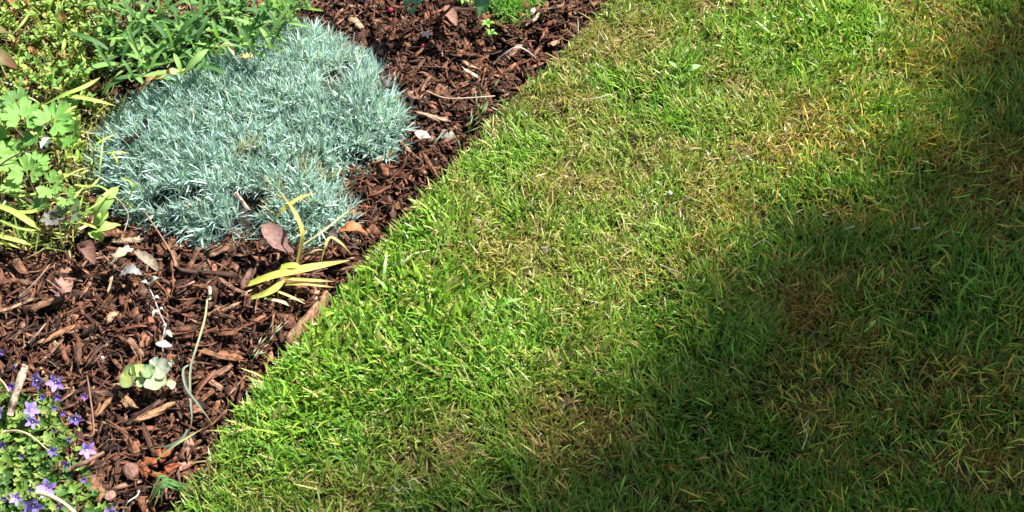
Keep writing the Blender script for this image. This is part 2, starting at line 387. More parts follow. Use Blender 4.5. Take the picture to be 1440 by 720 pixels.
# ------------------------------------------------------------------ bark mulch
def chip_batch(P, yaw, pitch, roll, L, W, Th, col, rows=5, curve=0.0, seed=0):
    r = np.random.default_rng(seed); N = len(P); s = np.linspace(-0.5, 0.5, rows)
    wr = r.uniform(0.85, 1.08, (N, rows)); ta = (r.random(N) < .4); wr[:, 0] *= np.where(ta, r.uniform(0.05, 0.4, N), r.uniform(.6, 1, N)); tb_ = (r.random(N) < .5); wr[:, -1] *= np.where(tb_, r.uniform(0.05, 0.4, N), r.uniform(.6, 1, N)); skw = r.normal(0, .5, (N, rows)) * np.where((np.arange(rows) == 0) | (np.arange(rows) == rows - 1), 1.3, .25)[None]
    lat = np.cumsum(r.normal(0, 0.09, (N, rows)), 1) * W[:, None]; lift = (np.asarray(curve) * np.ones(N))[:, None] * (s[None] ** 2) * 4 * L[:, None] + r.normal(0, 0.15, (N, rows)) * Th[:, None]
    x = s[None] * L[:, None] + r.normal(0, 0.04, (N, rows)) * L[:, None]
    q = np.zeros((N, rows, 4, 3))
    for k, (a, b) in enumerate(((-1, -1), (1, -1), (1, 1), (-1, 1))):
        j = r.uniform(0.8, 1.2, (N, 1)); sk = a * skw * W[:, None] * .5
        q[:, :, k, 0] = x + sk
        q[:, :, k, 1] = lat + a * 0.5 * W[:, None] * wr * j
        q[:, :, k, 2] = lift + b * 0.5 * Th[:, None] * np.minimum(1, wr + 0.25) * j
    cy, sy, cp, sp, cr, sr = np.cos(yaw), np.sin(yaw), np.cos(pitch), np.sin(pitch), np.cos(roll), np.sin(roll)
    Rm = np.zeros((N, 3, 3))
    Rm[:, 0, 0] = cy * cp; Rm[:, 0, 1] = cy * sp * sr - sy * cr; Rm[:, 0, 2] = cy * sp * cr + sy * sr
    Rm[:, 1, 0] = sy * cp; Rm[:, 1, 1] = sy * sp * sr + cy * cr; Rm[:, 1, 2] = sy * sp * cr - cy * sr
    Rm[:, 2, 0] = -sp; Rm[:, 2, 1] = cp * sr; Rm[:, 2, 2] = cp * cr
    V = np.einsum('nij,nrkj->nrki', Rm, q) + P[:, None, None, :]
    F = []
    for i in range(rows - 1):
        for k in range(4):
            F.append((i * 4 + k, i * 4 + 4 + k, i * 4 + 4 + (k + 1) % 4, i * 4 + (k + 1) % 4))
    F += [(0, 1, 2, 3), ((rows - 1) * 4 + 3, (rows - 1) * 4 + 2, (rows - 1) * 4 + 1, (rows - 1) * 4)]
    F = np.array(F); Q = (np.arange(N) * rows * 4)[:, None, None] + F[None]
    Kc = np.repeat(col[:, None, :], rows * 4, 1)
    uo = r.uniform(0, 50, (N, 1, 1)); U = np.zeros((N, rows, 4, 2))
    U[..., 0] = uo + (s[None] * L[:, None])[..., None] * 30; U[..., 1] = uo * 0.37 + np.array([0, 0.35, 0.5, 0.85])[None, None]
    return V.reshape(-1, 3), Q.reshape(-1, 4), Kc.reshape(-1, 3), U.reshape(-1, 2)
CH = np.array([[0.205, 0.088, 0.054], [0.31, 0.138, 0.078], [0.105, 0.050, 0.036], [0.36, 0.20, 0.135], [0.025, 0.016, 0.013], [0.15, 0.085, 0.060], [0.50, 0.32, 0.20]])
CP = np.array([0.26, 0.23, 0.16, 0.11, 0.12, 0.095, 0.025])
def chipcol(n, p=CP):
    c = CH[rng.choice(len(CH), n, p=p)]; return c * rng.uniform(0.4, 1.2, (n, 1)) * rng.normal(1, 0.05, (n, 3))

CUSH = [(128, 222), (148, 178), (185, 138), (235, 108), (268, 84), (330, 62), (400, 42), (440, 30), (485, 52), (522, 82), (548, 112), (572, 155), (572, 186), (545, 205), (505, 226), (474, 246), (492, 282), (482, 308), (440, 330), (400, 338), (360, 314), (312, 338), (268, 332), (222, 306), (176, 286), (150, 262)]
CW = np.array([[G(x, y + 6, -0.012).x, G(x, y + 6, -0.012).y] for x, y in CUSH])
def polydist(x, y, P):
    x = np.asarray(x, float); y = np.asarray(y, float)
    ins = np.zeros(x.shape, bool); dm = np.full(x.shape, 9.0); n = len(P)
    for i in range(n):
        a, b = P[i], P[(i + 1) % n]
        c = ((a[1] > y) != (b[1] > y)); xi = (b[0] - a[0]) * (y - a[1]) / (b[1] - a[1] + 1e-12) + a[0]
        ins ^= c & (x < xi)
        e = b - a; t = np.clip(((x - a[0]) * e[0] + (y - a[1]) * e[1]) / (e @ e), 0, 1)
        dm = np.minimum(dm, np.hypot(x - a[0] - t * e[0], y - a[1] - t * e[1]))
    return np.where(ins, dm, -dm)

gm = Geo()
def mulch(n, Lr, Wr, Tr, zr, rows, margin, pitch=0.35, p=CP, mn=0.0):
    x = rng.uniform(-1.2, 0.75, n); y = rng.uniform(-0.75, 1.0, n)
    s = sd(x, y); ok = (s < -0.004 - .016 * rng.random(n)) & inview(x, y, margin) & (polydist(x, y, CW) < 0.012)
    x = x[ok]; y = y[ok]; m = len(x)
    L = rng.uniform(*Lr, m) * rng.uniform(0.6, 1.2, m); W = rng.uniform(*Wr, m); T = rng.uniform(*Tr, m)
    z = bedz(x, y) + rng.uniform(*zr, m)
    a = chip_batch(np.stack([x, y, z], -1), rng.uniform(0, 6.283, m), rng.normal(0, pitch, m), rng.normal(0, 0.45, m), L, W, T, chipcol(m, p), rows, rng.normal(0, 0.06, m), rng.integers(1e6))
    gm.add(a[0], a[1], None, a[2], a[3]); return m
PD = np.array([0.25, 0.10, 0.30, 0.03, 0.25, 0.065, 0.005])
m1 = mulch(26000, (0.014, 0.034), (0.0025, 0.009), (0.0005, 0.0014), (0, 0.010), 4, 260)
m1b = mulch(9000, (0.016, 0.032), (0.008, 0.017), (0.0006, 0.0018), (0.001, 0.009), 5, 260, .3, PD)
m2 = mulch(75000, (0.008, 0.026), (0.0008, 0.0034), (0.0005, 0.0012), (0.002, 0.015), 3, 120, 0.4)
m3 = mulch(45000, (0.003, 0.008), (0.002, 0.005), (0.001, 0.004), (-0.002, 0.009), 3, 120, 0.5, PD)
print('mulch', m1, m2, m3)
gm.build('bark_mulch', M_wood, smooth=False, kind='stuff', label='dark reddish brown shredded bark mulch covering the flower bed', cat='mulch')

LM = [((593, 140), 'the pale grey pebble'), ((592, 197), 'the white petal'), ((648, 134), 'the long thin twig'), ((726, 70), 'the white arched stem'), ((660, 117), 'the very pale split chip'), ((780, 8), 'the large tan top chip'),
      ((718, 10), 'the bright moss tuft'), ((583, 15), 'the dark broad leaves'), ((600, 52), 'the tiny fallen bloom'), ((640, 20), 'the dark red stem'), ((495, 325), 'the glossy orange leaf'), ((420, 380), 'the yellow strap leaves'), ((388, 338), 'the purplish dead leaf'),
      ((228, 484), 'the white-leaved sprig'), ((205, 530), 'the round pale leaves'), ((270, 560), 'the long limp blade'), ((225, 600), 'the long tan chip'), ((225, 660), 'the red-brown rotten heap'), ((184, 662), 'the earth clod'), ((160, 460), 'the small bright wood block'),
      ((30, 448), 'the long pale split stick'), ((188, 347), 'the thick pale stick'), ((88, 405), 'the pinkish leaf star'), ((295, 401), 'the dark bark strip'), ((80, 486), 'the frayed orange chip'), ((40, 540), 'the split grey stick'), ((120, 632), 'the outermost purple flower'), ((545, 230), 'the cushion notch'), ((530, 60), 'the cushion top corner'), ((310, 345), 'the cushion lower edge'), ((420, 460), 'the edging strip'), ((62, 345), 'the left strap leaves'), ((140, 335), 'the broad pale seedling')]
used_labels = set()
def splinter_chip(gg, yaw, pitch, roll, L, W, T, col, curve=0.0, rows=7):
    a = chip_batch(np.zeros((1, 3)), np.array([yaw]), np.array([pitch]), np.array([roll]), np.array([L]), np.array([W]), np.array([T]), col[None], rows, curve, rng.integers(1e6)); gg.add(a[0], a[1], None, a[2], a[3])
    n = int(rng.integers(2, 5)); t = rng.uniform(-.32, .32, n) * L; q = rng.uniform(-.5, .5, n) * W
    P = np.stack([t * math.cos(yaw) - q * math.sin(yaw), t * math.sin(yaw) + q * math.cos(yaw), rng.uniform(-.3, .8, n) * T], -1)
    a = chip_batch(P, yaw + rng.normal(0, .10, n), pitch + rng.normal(0, .06, n), roll + rng.normal(0, .3, n), rng.uniform(.35, .8, n) * L, np.maximum(.0009, rng.uniform(.15, .45, n) * W), rng.uniform(.4, .8, n) * T, col * rng.uniform(.6, 1.3, (n, 1)), 5, curve, rng.integers(1e6)); gg.add(a[0], a[1], None, a[2], a[3])
def where(px, py, head):
    c_ = sorted(LM, key=lambda l: (l[0][0] - px) ** 2 + (l[0][1] - py) ** 2)
    for far_ in ('', 'further '):
        for (lx, ly), nm in c_[:6]:
            dx, dy = px - lx, py - ly; q = (dx * dx + dy * dy) ** .5
            if (q > 75) != (far_ != ''): continue
            w_ = ('right of' if dx > 0 else 'left of') if abs(dx) > abs(dy) * 2.2 else ('below' if dy > 0 else 'above') if abs(dy) > abs(dx) * 2.2 else ('lower ' if dy > 0 else 'upper ') + ('right of' if dx > 0 else 'left of')
            l = '%s %s%s %s' % (head, far_, w_, nm)
            if l not in used_labels: used_labels.add(l); return l
    return head + ' in the mulch of the bed'
made = 0; pxs = []
while made < 250:
    px, py = rng.uniform(-5, 860), rng.uniform(-5, 725)
    p = G(px, py, -0.028)
    if sd(p.x, p.y) > -0.014 or polydist(p.x, p.y, CW) > -0.012: continue
    if px < 160 and py < 330: continue
    if px < 130 and py > 510 : continue
    if px < 440 and py < 60: continue
    if pxs and min((px - a) ** 2 + (py - b) ** 2 for a, b in pxs) < 13 ** 2: continue
    pxs.append((px, py)); made += 1
    kd = rng.choice(3, p=[0.45, 0.3, 0.25])
    L, W, T = [(rng.uniform(.028, .05), rng.uniform(.0035, .007), rng.uniform(.001, .002)), (rng.uniform(.018, .034), rng.uniform(.008, .013), rng.uniform(.001, .0025)), (rng.uniform(.035, .06), rng.uniform(.0015, .003), rng.uniform(.001, .002))][kd]
    ci = rng.choice(7, p=[.24, .30, .10, .18, .03, .11, .04]); cc = CH[ci] * rng.uniform(0.65, 1.05)
    z = float(bedz(p.x, p.y)) + rng.uniform(0.009, 0.017)
    gg = Geo(); splinter_chip(gg, rng.uniform(0, 6.283), rng.normal(0, .22), rng.normal(0, .35), L, W, T * .6, cc, rng.normal(0, .05))
    nm = ['bark_chip', 'bark_flake', 'wood_splinter'][kd]
    cn = ['reddish brown', 'rust brown', 'dark brown', 'light tan', 'almost black', 'dull brown', 'straw coloured'][ci]
    o = gg.build(nm, M_wood, smooth=False, label=where(px, py, '%s %s' % (cn, ['elongated bark chip', 'broad bark flake', 'thin splinter'][kd])), cat=['bark chip', 'bark chip', 'splinter'][kd],
                 group='%s %s of the mulch' % (cn, ['bark chips', 'bark flakes', 'wood splinters'][kd]))
    o.location = (p.x, p.y, z)

def special_chip(name, a, b, W, T, col, label, cat='bark chip', z=0.018, curve=0.0, m=None):
    A = G(*a, -0.03); B = G(*b, -0.03); c = (A + B) / 2; d = B - A
    zz = float(bedz(c.x, c.y)) + z
    gg = Geo(); splinter_chip(gg, math.atan2(d.y, d.x), .03, .15, d.length, W * .75, T * .4, np.array(col) * .8, curve); o = gg.build(name, m or M_wood, smooth=False, label=label, cat=cat); o.location = (c.x, c.y, zz); return o
special_chip('bark_chip', (586, 172), (636, 182), .006, .003, (.62, .42, .27), 'pale orange chip lying just above the white petal')
special_chip('bark_chip', (650, 110), (673, 125), .006, .002, (.80, .68, .5), 'very pale split chip halfway between cushion and lawn edge')
special_chip('bark_chip', (763, 14), (806, 2), .009, .004, (.50, .30, .18), 'large light tan chip at the top beside the lawn corner')
special_chip('bark_chip', (749, 48), (762, 33), .006, .003, (.6, .42, .3), 'small pale chip below the large tan chip near the top')
special_chip('bark_chip', (195, 607), (253, 583), .009, .004, (.50, .28, .15), 'long light tan chip below the round pale green leaves')
special_chip('bark_chip', (172, 568), (192, 588), .009, .005, (.42, .24, .13), 'stubby tan chip left of the long tan chip')
special_chip('bark_chip', (140, 603), (160, 572), .008, .004, (.40, .21, .11), 'tan chip slanting up beside the lowest purple flowers')
special_chip('bark_chip', (155, 466), (170, 452), .008, .005, (.68, .42, .25), 'small bright block of wood left of the white sprig')
special_chip('bark_chip', (118, 430), (135, 404), .006, .003, (.45, .24, .14), 'slim tan chip above the small bright block')
special_chip('bark_flake', (24, 375), (40, 398), .011, .003, (.30, .15, .09), 'upright brown flake near the left edge of the bed')
special_chip('bark_chip', (0, 458), (62, 437), .005, .003, (.52, .33, .2), 'long pale split stick at the left edge of the mulch')
special_chip('bark_chip', (50, 452), (95, 436), .012, .004, (.26, .14, .08), 'wide brown piece beside the long pale split stick')
special_chip('wood_splinter', (156, 425), (166, 385), .004, .002, (.62, .45, .3), 'bent pale splinter standing left of the white sprig', 'splinter')
special_chip('bark_chip', (60, 500), (110, 472), .009, .003, (.45, .23, .12), 'frayed orange brown chip left of centre above the bellflowers')
special_chip('bark_chip', (185, 492), (205, 520), .008, .003, (.33, .18, .11), 'flat brown chip leaning over the round pale leaves')
special_chip('bark_chip', (285, 510), (330, 522), .008, .003, (.38, .19, .11), 'curved rust chip right of the long grey-green blade')
special_chip('bark_chip', (290, 540), (318, 560), .007, .003, (.52, .30, .2), 'pinkish tan chip close to the lawn edge below the curved rust chip')
special_chip('bark_chip', (530, 240), (556, 222), .005, .003, (.40, .21, .12), 'slim rust chip right of the bay in the blue-grey cushion')
special_chip('bark_chip', (560, 205), (590, 235), .005, .003, (.46, .26, .16), 'bright chip crossing others below the white petal')
special_chip('dry_stick', (160, 349), (215, 346), .009, .006, (.52, .38, .26), 'thick pale stick below the broad seedling', 'stick', .014)
special_chip('bark_strip', (255, 398), (335, 405), .008, .004, (.10, .06, .045), 'long dark bark strip above the mulch hollow', 'bark strip', .016, .04)
special_chip('bark_chip', (335, 297), (356, 322), .007, .003, (.66, .5, .4), 'pale pinkish chip under the lower edge of the cushion', z=.03)
special_chip('dark_twig', (185, 240), (222, 222), .010, .006, (.018, .015, .016), 'black rotten twig lying across the left of the cushion', 'twig', .055)
special_chip('dark_twig', (215, 206), (222, 222), .008, .006, (.02, .016, .016), 'small black twig end above the black twig on the cushion', 'twig', .056)
special_chip('grey_twig', (537, 147), (548, 160), .008, .005, (.20, .155, .14), 'small grey brown bit on the right side of the cushion', 'twig', .048)

# edging strip along part of the lawn edge
ge = Geo(); pts = [G(x, y, -0.012) for x, y in ((404, 476), (420, 458), (436, 440), (450, 424), (462, 411))]
P_ = smoothpath(pts, 12); V = []; Q = []; K = []
for i, p in enumerate(P_):
    n_ = Vector((NX[0], NX[1], 0))
    for a, b in ((-.003, -.045), (-.003, .002), (-.0005, .003), (-.0005, -.045)):
        V.append(tuple(p + n_ * a + Vector((0, 0, b)))); K.append((.13, .075, .05) if b < 0 else (.3, .17, .1))
    if i:
        for k in range(4): Q.append((4 * i - 4 + k, 4 * i + k, 4 * i + (k + 1) % 4, 4 * i - 4 + (k + 1) % 4))
Q += [(0, 1, 2, 3), (47, 46, 45, 44)]
ge.add(V, Q, None, K, [(i * 0.5, k * .2) for i in range(12) for k in range(4)])
ge.build('edging_strip', M_wood, smooth=False, label='thin brown wooden edging strip showing at the lawn edge', cat='edging')

# ------------------------------------------------------------------ blue-grey cushion plant
nC = Noise(0.06, 41); nC2 = Noise(0.03, 42)
def cushz(x, y):
    d = np.clip(polydist(x, y, CW), 0, 1)
    return -0.030 + 0.046 * (1 - np.exp(-d / 0.028)) + (nC(x, y) - 0.5) * 0.014 * np.clip(d / 0.02, 0, 1) + (nC2(x, y) - .5) * .006
GL = [np.array(c) for c in ((.33, .50, .49), (.46, .61, .60), (.20, .30, .29), (.29, .43, .36), (.66, .74, .75))]
def shoot_mesh(seed, straw=False):
    r = np.random.default_rng(seed); n = 18
    az = np.arange(n) * 2.4 + r.normal(0, .3, n); lean = np.linspace(0.15, 1.15, n) + r.normal(0, .12, n)
    root = np.zeros((n, 3)); root[:, 2] = np.linspace(0.006, -0.006, n)
    L = r.uniform(.013, .024, n); W = r.uniform(.0013, .0022, n)
    c = np.array([GL[i] for i in r.choice(5, n, p=[.34, .26, .15, .13, .12])]) * r.uniform(.85, 1.15, (n, 1))
    if straw: c = np.where((r.random(n) < .6)[:, None], np.array([.45, .41, .28]), c)
    ng = len(az); rows = 5; s = np.linspace(0, 1, rows); wp = np.array([.75, 1, .95, .65, .04])
    V = np.zeros((ng, rows, 3, 3)); P = root.copy(); K = np.zeros((ng, rows, 3, 3)); bd = r.normal(.25, .3, ng)
    for i in range(rows):
        ang = lean + bd * i / rows
        d = np.stack([np.sin(az) * np.sin(ang), np.cos(az) * np.sin(ang), np.cos(ang)], -1)
        if i: P = P + d * (L / (rows - 1))[:, None]
        side = np.stack([np.cos(az), -np.sin(az), 0 * az], -1); nor = np.cross(side, d)
        h = (W * .5 * wp[i])[:, None]
        V[:, i, 0] = P - side * h + nor * h * .5; V[:, i, 1] = P; V[:, i, 2] = P + side * h + nor * h * .5
        K[:, i] = (c * (.9 + .15 * s[i]))[:, None]
    b = (np.arange(ng) * rows * 3)[:, None] + (np.arange(rows - 1) * 3)[None]
    Q = np.concatenate([np.stack([b, b + 1, b + 4, b + 3], -1).reshape(-1, 4), np.stack([b + 1, b + 2, b + 5, b + 4], -1).reshape(-1, 4)])
    return V.reshape(-1, 3), Q, K.reshape(-1, 3)
SHOOT = [shoot_mesh(100 + i) for i in range(14)] + [shoot_mesh(200, True), shoot_mesh(201, True)]
cc = G(350, 200, -0.03)
cushion = thing('cushion_plant', cc, 'mounded blue-grey cushion plant with narrow silvery leaves in the mulch', 'plant')
# woody base
xs = np.arange(CW[:, 0].min() - .01, CW[:, 0].max() + .01, .008); ys = np.arange(CW[:, 1].min() - .01, CW[:, 1].max() + .01, .008)
X, Y = np.meshgrid(xs, ys, indexing='ij'); dd = polydist(X, Y, CW); Zc = cushz(X, Y) - 0.012
ii, jj = np.meshgrid(np.arange(len(xs) - 1), np.arange(len(ys) - 1), indexing='ij'); a = (ii * len(ys) + jj)[dd[:-1, :-1] > 0.0]
g = Geo(); g.add(np.stack([X, Y, Zc], -1) - np.array(cc), np.stack([a, a + len(ys), a + len(ys) + 1, a + 1], -1), col=np.array([.035, .035, .028]) * (0.5 + nC2(X * 2, Y * 2))[..., None].reshape(-1, 1))
g.build('stem_mat', M_soil, cushion)
pts = []; grid = {}; cell = 0.0070
tries = rng.uniform([CW[:, 0].min(), CW[:, 1].min()], [CW[:, 0].max(), CW[:, 1].max()], (26000, 2))
pdv = polydist(tries[:, 0], tries[:, 1], CW); hole = nC2(tries[:, 0] * 1.1 + 5, tries[:, 1] * 1.1)
for hx, hy, hr in ((288, 188, 9), (206, 236, 12), (272, 254, 8), (432, 186, 7), (352, 120, 8), (372, 228, 8), (306, 300, 9), (250, 318, 9), (330, 322, 9), (470, 150, 7), (420, 95, 10), (395, 62, 14), (402, 262, 7), (330, 262, 8), (498, 196, 9), (232, 272, 7), (452, 240, 8)):
    q_ = G(hx, hy, .02); hole = np.where(np.hypot(tries[:, 0] - q_.x, tries[:, 1] - q_.y) < hr * .00105, 1, hole)
for (x, y), d, hv in zip(tries, pdv, hole):
    if d < -0.002 or hv > 0.80: continue
    key = (int(x / cell), int(y / cell))
    if any((x - a) ** 2 + (y - b) ** 2 < cell * cell for i in (-1, 0, 1) for j in (-1, 0, 1) for a, b in grid.get((key[0] + i, key[1] + j), ())): continue
    grid.setdefault(key, []).append((x, y)); pts.append((x, y, d))
print('shoots', len(pts))
meshes = {}
order = rng.permutation(len(pts)); gs = Geo()
px_ = np.array(pts)
e = 0.004; gxn = (cushz(px_[:, 0] + e, px_[:, 1]) - cushz(px_[:, 0] - e, px_[:, 1])) / (2 * e); gyn = (cushz(px_[:, 0], px_[:, 1] + e) - cushz(px_[:, 0], px_[:, 1] - e)) / (2 * e); zs = cushz(px_[:, 0], px_[:, 1])
dryspots = [G(478, 232, .01), G(392, 268, .01), G(350, 205, .02), G(440, 235, .01)]
for c_, i in enumerate(order):
    x, y, d = pts[i]
    nor = Vector((-gxn[i] * 0.8, -gyn[i] * 0.8, 1)).normalized() + Vector((rng.normal(-.1, .42), rng.normal(.1, .42), 0))
    dry_here = any((x - q.x) ** 2 + (y - q.y) ** 2 < .018 ** 2 for q in dryspots)
    v = (14 + rng.integers(2)) if (dry_here and rng.random() < .7) or rng.random() < .01 else int(rng.integers(14)); sc = rng.uniform(.85, 1.35)
    q = Vector((0, 0, 1)).rotation_difference(nor.normalized()) @ Matrix.Rotation(rng.uniform(0, 6.283), 3, 'Z').to_quaternion()
    loc = Vector((x, y, zs[i] - 0.003 + rng.normal(0, .0025)))
    if c_ < 300:
        if v not in meshes: m_ = mkmesh('shoot', SHOOT[v][0], SHOOT[v][1], None, SHOOT[v][2], None, True); m_.materials.append(M_glauc); meshes[v] = m_
        o = bpy.data.objects.new('shoot', meshes[v]); o.rotation_mode = 'QUATERNION'; o.rotation_quaternion = q; o.scale = (sc,) * 3
        link(o, cushion); o.location = loc - cc
    else:
        Rm = np.array(q.to_matrix()); gs.add(SHOOT[v][0] * sc @ Rm.T + np.array(loc - cc), SHOOT[v][1], None, SHOOT[v][2] * rng.uniform(.85, 1.12))
gs.build('foliage', M_glauc, cushion, kind='stuff')

exec_order = []
# ------------------------------------------------------------------ leafy green plant above the cushion
def lance_mesh(seed, L, W, c0, c1):
    g = Geo(); r = np.random.default_rng(seed); b = r.uniform(-.15, .3); s = r.normal(0, .12)
    ribbon(g, [(0, 0, 0), (L * .35, s * L * .3, L * (.1)), (L * .7, s * L * .5, L * (.12 - b * .3)), (L, s * L * .4, L * (.08 - b))], W, c0, c1, 'lance', .35, n=8)
    m = g.mesh('leaf'); return m
LV = []
for i in range(10):
    c = [np.array(k) for k in ((.10, .23, .05), (.15, .30, .065), (.055, .14, .035), (.21, .35, .10), (.11, .22, .07))][i % 5]
    m = lance_mesh(300 + i, .033 + .006 * (i % 4), .0052 + .0009 * (i % 3), c, c * 1.15); m.materials.append(M_leaf); LV.append(m)
base = G(270, 20, -0.02)
leafy = thing('leafy_plant', base, 'bright green plant with narrow pointed leaves spilling over the cushion top', 'plant')
spots = [(150, 30), (170, 75), (175, 15), (200, 105), (205, 50), (195, 85), (225, 20), (240, 70), (250, 40), (235, 95), (285, 30), (300, 10), (275, 70), (320, 45), (340, 20), (345, 60), (370, 40), (380, 10), (300, 80), (405, 20), (400, 50), (425, 8), (215, -10), (330, -15), (265, -5), (160, 50), (185, 60), (440, 2), (362, 75), (255, 110), (290, 95), (140, 85), (155, 100), (140, 10), (190, 30), (220, 75), (265, 55), (310, 60), (350, 5), (385, 70), (418, 30), (185, 115), (335, 80)]
for i, (px, py) in enumerate(spots):
    top = G(px, py, 0.050 + rng.uniform(-.02, .02)); away = Vector((top.x - base.x, top.y - base.y, 0))
    bot = Vector((base.x + away.x * .55, base.y + away.y * .55 + .01, -0.025))
    mid = bot.lerp(top, .55) + Vector((0, 0, .008))
    g = Geo(); sc = np.array([.22, .33, .14]) if i % 3 else np.array([.3, .3, .24])
    tube(g, [bot - base, mid - base, top - base], .0013, .0008, sc * .8, sc, 8, 5)
    st = g.build('stem', M_leaf, leafy)
    path = smoothpath([bot - base, mid - base, top - base], 12)
    nl = 9 if i < 30 else 8
    for k in range(nl):
        t = 1 - (k / nl) ** 1.2 * .75; p = path[min(11, int(t * 11))]
        o = bpy.data.objects.new('leaf', LV[int(rng.integers(10))]); link(o, st); o.location = p
        el = -R(70 - 62 * min(1, (k + .5) / nl * 1.5)) + rng.normal(0, .15)
        o.rotation_euler = (rng.normal(0, .2), el, k * 2.4 + rng.normal(0, .3)); s = rng.uniform(.9, 1.4) * (.6 + .4 * min(1, k / 3)); o.scale = (s, s, s)

# ------------------------------------------------------------------ creeping plant, top left
def sprig_mesh(seed):
    g = Geo(); r = np.random.default_rng(seed); n = 9
    pal = [(.25, .38, .08), (.17, .32, .07), (.34, .43, .11), (.13, .24, .06), (.34, .20, .08)]
    base = np.array(pal[r.choice(5, p=[.32, .28, .2, .14, .06])])
    for k in range(n):
        L = r.uniform(.005, .0085); az = k * 2.4 + r.normal(0, .3); el = .25 + .9 * (1 - k / n)
        d = Vector((math.cos(az) * math.cos(el), math.sin(az) * math.cos(el), math.sin(el))); o = Vector((0, 0, -.0015 * (n - k - 3)))
        c = base * r.uniform(.8, 1.3); c2 = c * 1.1 if r.random() > .15 else np.array([.35, .15, .06])
        ribbon(g, [o, o + d * L * .5 + Vector((0, 0, .0006)), o + d * L], L * .52, c, c2, 'leaf', .2, n=5)
    tube(g, [(0, 0, 0), (.002, .001, -.012), (.004, .0, -.026)], .0008, .0008, (.25, .16, .08), n=4, sides=4)
    return g.mesh('sprig')
SPR = []
for i in range(14):
    m = sprig_mesh(500 + i); m.materials.append(M_leaf); SPR.append(m)
b0 = G(60, 70, -0.02)
creep = thing('creeping_plant', b0, 'low creeping plant with tiny olive green and reddish leaves, top left corner', 'plant')
n = 0; used = []; gcf = Geo()
while n < 290:
    px, py = rng.uniform(-110, 165), rng.uniform(-70, 150)
    if px + py * .25 > 168 or (py > 128 and px < 90): continue
    if used and min((px - a) ** 2 + (py - b) ** 2 for a, b in used) < 7.5 ** 2: continue
    used.append((px, py)); n += 1
    z = 0.006 + rng.uniform(-.016, .016) + .008 * math.sin(px * .06) * math.cos(py * .07)
    o = bpy.data.objects.new('sprig', SPR[int(rng.integers(14))]); link(o, creep); o.location = G(px, py, z) - b0
    o.rotation_euler = (rng.normal(0, .35), rng.normal(0, .35), rng.uniform(0, 6.28)); s = rng.uniform(1.0, 1.6); o.scale = (s, s, s)
spr = [sprig_mesh(520 + i) for i in range(6)]; sprd = []
for m in spr:
    co = np.zeros(len(m.vertices) * 3); m.vertices.foreach_get('co', co); kk = np.zeros(len(m.vertices) * 4, np.float32); m.color_attributes['Col'].data.foreach_get('color', kk)
    fq = [tuple(p.vertices) for p in m.polygons if len(p.vertices) == 4]; ft = [tuple(p.vertices) for p in m.polygons if len(p.vertices) == 3]; sprd.append((co.reshape(-1, 3), fq, ft, kk.reshape(-1, 4)[:, :3])); bpy.data.meshes.remove(m)
for i in range(1050):
    px, py = rng.uniform(-140, 165), rng.uniform(-90, 250)
    if px + py * .25 > 172 or (py > 160 and rng.random() < .5): continue
    z = -.004 + rng.uniform(-.014, .010); d_ = sprd[i % 6]
    rt = (Matrix.Rotation(rng.uniform(0, 6.28), 3, 'Z') @ Matrix.Rotation(rng.normal(0, .4), 3, 'X')); gcf.add(d_[0] * rng.uniform(.8, 1.4) @ np.array(rt).T + np.array(G(px, py, z) - b0), d_[1], d_[2], d_[3] * rng.uniform(.8, 1.2))
gcf.build('foliage', M_leaf, creep, kind='stuff')
g = Geo()
for i in range(90):                         # wiry stems under the leaves
    px, py = rng.uniform(-90, 150), rng.uniform(-60, 145); a = rng.uniform(0, 6.28); l = rng.uniform(15, 40)
    tube(g, [G(px, py, -.018) - b0, G(px + math.cos(a) * l * .5, py + math.sin(a) * l * .5, -.008) - b0, G(px + math.cos(a) * l, py + math.sin(a) * l, -.004) - b0], .0009, .0006, (.22, .13, .08), (.3, .2, .12), 6, 4)
g.build('stem_mat', M_leaf, creep, kind='stuff')

# dead leaf litter and dry moss under the left plants (uncountable)
gl2 = Geo(); N = 5200
px = rng.uniform(-120, 165, N); py = rng.uniform(-60, 352, N); ok = (px < 165 - np.clip(py - 180, 0, 200) * .35)
P_ = np.array([G(a, b, -0.026 + rng.uniform(0, .022)) for a, b in zip(px[ok], py[ok])]); N = len(P_)
col = np.array([(.34, .34, .09), (.12, .08, .04), (.22, .36, .07), (.46, .42, .17), (.07, .06, .03)])[rng.choice(5, N, p=[.22, .15, .33, .15, .15])] * rng.uniform(.7, 1.2, (N, 1))
V, Q, K = blade_batch(P_, rng.uniform(0, 6.28, N), rng.uniform(.5, 1.6, N), rng.normal(.2, .5, N), rng.uniform(.008, .03, N), rng.uniform(.0008, .0030, N), col, col * 1.1, 3, .3, rng.normal(0, .5, N))
gl2.add(V, Q, None, K); gl2.build('dry_litter', M_grass, smooth=False, kind='stuff', label='tangled dry litter and moss under the green seedlings on the left', cat='litter')

